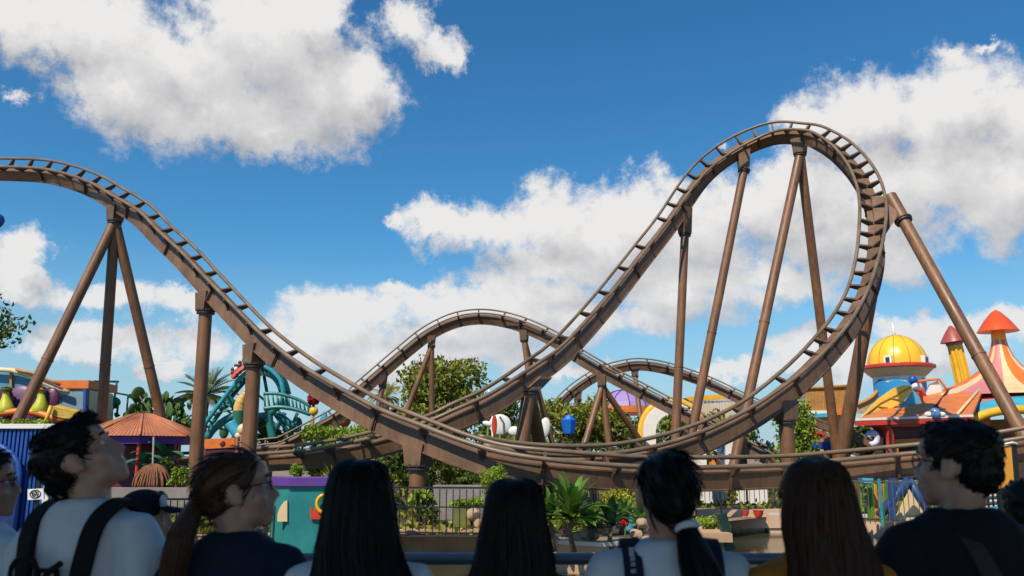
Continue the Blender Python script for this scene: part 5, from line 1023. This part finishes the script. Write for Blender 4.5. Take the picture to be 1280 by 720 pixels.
# the crowd, left to right
p = Person('person at the left edge in dark glasses, white shirt with navy sleeve bands', -10, 562, 3.0, -25, -45, 8, CW, lambda s: s.short(HD, 300, .04), SK2, vox=.009); p.glasses(HB)
for q in (-1,1):
    A = [Vector(a) for a in p.arm[q][1:3]]; c0 = A[0].lerp(A[1],.52); c1 = A[0].lerp(A[1],.66); MB().tube([p.X(*c0), p.X(*c1)], [.070*p.k,.069*p.k], 18).build('sleeve_band', CN, p.shirt, smooth=60)
p = Person('young man in a white t-shirt with a black backpack, head tilted far back', 128, 516, 2.6, -14, -62, 34, CW, lambda s: s.short(HB, 800, .05), SK, sh=.172)
pack(p, 'black backpack with cord loops on the young man in the white t-shirt', PK, 1.25, .86, .30, True, std_straps(1.20))
def caphat(s):
    s.short(HB, 200, .03); k = s.k; b = MB(); b.ell(s.Hd(0,-.018,.058), (.092*k,.108*k,.082*k), 24, s.Rh, 14); c = remesh(b, 'cap', cloth('black_cap', (.010,.011,.016)), s.t, .008, 3)
    rg = []
    for i in range(9): a = -1.15+2.3*i/8; rg.append([s.Hd(.088*sin(a), .045+.05*cos(a), .045), s.Hd(.082*sin(a), .06+.125*cos(a), .030-.012*abs(sin(a))), s.Hd(.082*sin(a), .06+.125*cos(a), .036-.012*abs(sin(a))), s.Hd(.088*sin(a), .045+.05*cos(a), .055)])
    MB().loft(rg).build('brim', c.data.materials[0], c, smooth=50)
    MB().ell(s.Hd(.03,.07,.075), (.035*k,.022*k,.035*k), 14, s.Rh).build('cap_panel', CW, c, smooth=True)
p = Person('boy in a black cap with a pale front panel and a yellow t-shirt', 186, 611, 3.55, -20, -50, 2, CY, caphat, SK, sh=.165)
p = Person('woman in glasses and a navy t-shirt with a low brown ponytail', 304, 558, 2.5, -10, -62, 10, CN, lambda s: s.pony(HBR, (-.012,-.105,.005), [(-.085,-.17,1.50),(-.105,-.175,1.36),(-.115,-.16,1.24),(-.12,-.15,1.14)], .034, CK), SK, sh=.172, fem=True); p.glasses(HB)
p = Person('woman with long straight black hair over a white t-shirt', 452, 572, 2.3, 6, 0, 4, CW, lambda s: s.long(HB, L_(1.25), sway=.05), SK, sh=.165, fem=True)
p = Person('dark haired woman in a black t-shirt, standing just right of the middle', 644, 595, 2.4, 0, 0, 3, CK, lambda s: s.long(HD, L_(1.2), sway=-.03), SK, sh=.165, fem=True)
p = Person('woman in a white t-shirt with a low dark ponytail and white hair tie', 831, 557, 2.3, -4, 4, 4, CW, lambda s: s.pony(HB, (.030,-.110,-.062), [(.065,-.165,1.42),(.095,-.175,1.33),(.105,-.165,1.22),(.10,-.155,1.10),(.09,-.15,1.02)], .048, CW), SK, sh=.172, fem=True)
pk_, st = pack(p, 'navy backpack with pale lettering on its strap, worn by the woman with the low ponytail', PN, 1.23, .85, .29, False, std_straps(1.18))
sp_ = [c for c in pk_.children if c.name.startswith('strap')][0]; C_ = st[0]; rnd = random.Random(3)
for i in range(13):
    f = 3+i*.55; c = crom([Vector(q) for q in C_], f); tn = (crom(C_, f+.3)-c).normalized(); out = Vector((c.x*.25, c.y+.015, max(0,c.z-1.34)*2.2)).normalized(); sdv = tn.cross(out).normalized(); out = sdv.cross(tn); out = out if out.y*c.y > 0 or abs(c.y) < .06 else -out
    c = c+out*.0148
    b = MB()
    for (a0, a1) in [((-.006,-.003),(.006,-.003)),((-.006,.003),(.006,.003)),((-.006,-.003),(-.006,.003))][:rnd.randint(2,3)]: b.bar(p.X(*(c+sdv*a0[0]+tn*a0[1])), p.X(*(c+sdv*a1[0]+tn*a1[1])), .002, .002)
    b.build('strap_letter', CW, sp_, smooth=False)
p = Person('woman with very long chestnut hair and a dark headband, in an orange t-shirt', 1012, 572, 2.25, 3, 0, 4, CO, lambda s: s.long(HM, L_(1.22)), SK, sh=.165, fem=True)
b = MB(); b.tube([p.Hd(.098*cos(a), .0-.02*sin(a), .035+.105*sin(a)) for a in [-.1+(pi+.2)*i/18 for i in range(19)]], .0055, 8); b.build('headband', mat('tortoise_frame', (.10,.07,.06), .2), p.t, smooth=True)
p = Person('man in glasses and a black t-shirt with a dark strap across his back', 1189, 522, 2.4, 4, 36, 4, CK, lambda s: s.short(HB, 800, .032), SK, sh=.192); p.glasses(HB)
t = thing('shoulder_bag', 'black shoulder bag on a dark strap worn by the man in the black t-shirt', 'bag', p.base.copy()); p.strapband('strap', [(.06,.13,1.38),(-.04,.05,1.475),(-.07,-.05,1.468),(-.055,-.125,1.40),(0,-.145,1.28),(.08,-.14,1.14),(.15,-.12,1.0),(.2,-.05,.92)], .05, mat('charcoal_webbing', (.018,.018,.02), .8), t)
b = MB(); b.box(p.X(.25,.02,.82), (.10,.26,.22), p.yaw); b.build('bag', PK, t, smooth=False)
p = Person('dark haired child in a white shirt at the right edge', 1279, 595, 3.2, -10, -40, 0, CW, lambda s: s.short(HD, 350, .04), SK, sh=.16, vox=.009)
for i, (u, lab) in enumerate([(697,'far visitor in dark trousers, leftmost of those seen below the beam'),(711,'far visitor in denim, standing second from left below the beam'),(739,'far visitor in dark trousers behind the yellow hedge'),(893,'far visitor in denim standing behind the dark far fence')]):
    Y = 27.8 if u < 800 else 28.0; v = 570-(1.72-1.6)*F/Y
    Person(lab, u, v, Y, 40*i, 0, 0, (CN,CW,CK,CO)[i], lambda s: s.tight(HB), SK, trousers=(CN,JE,CN,JE)[i], vox=.02, group='far visitors behind the coaster')
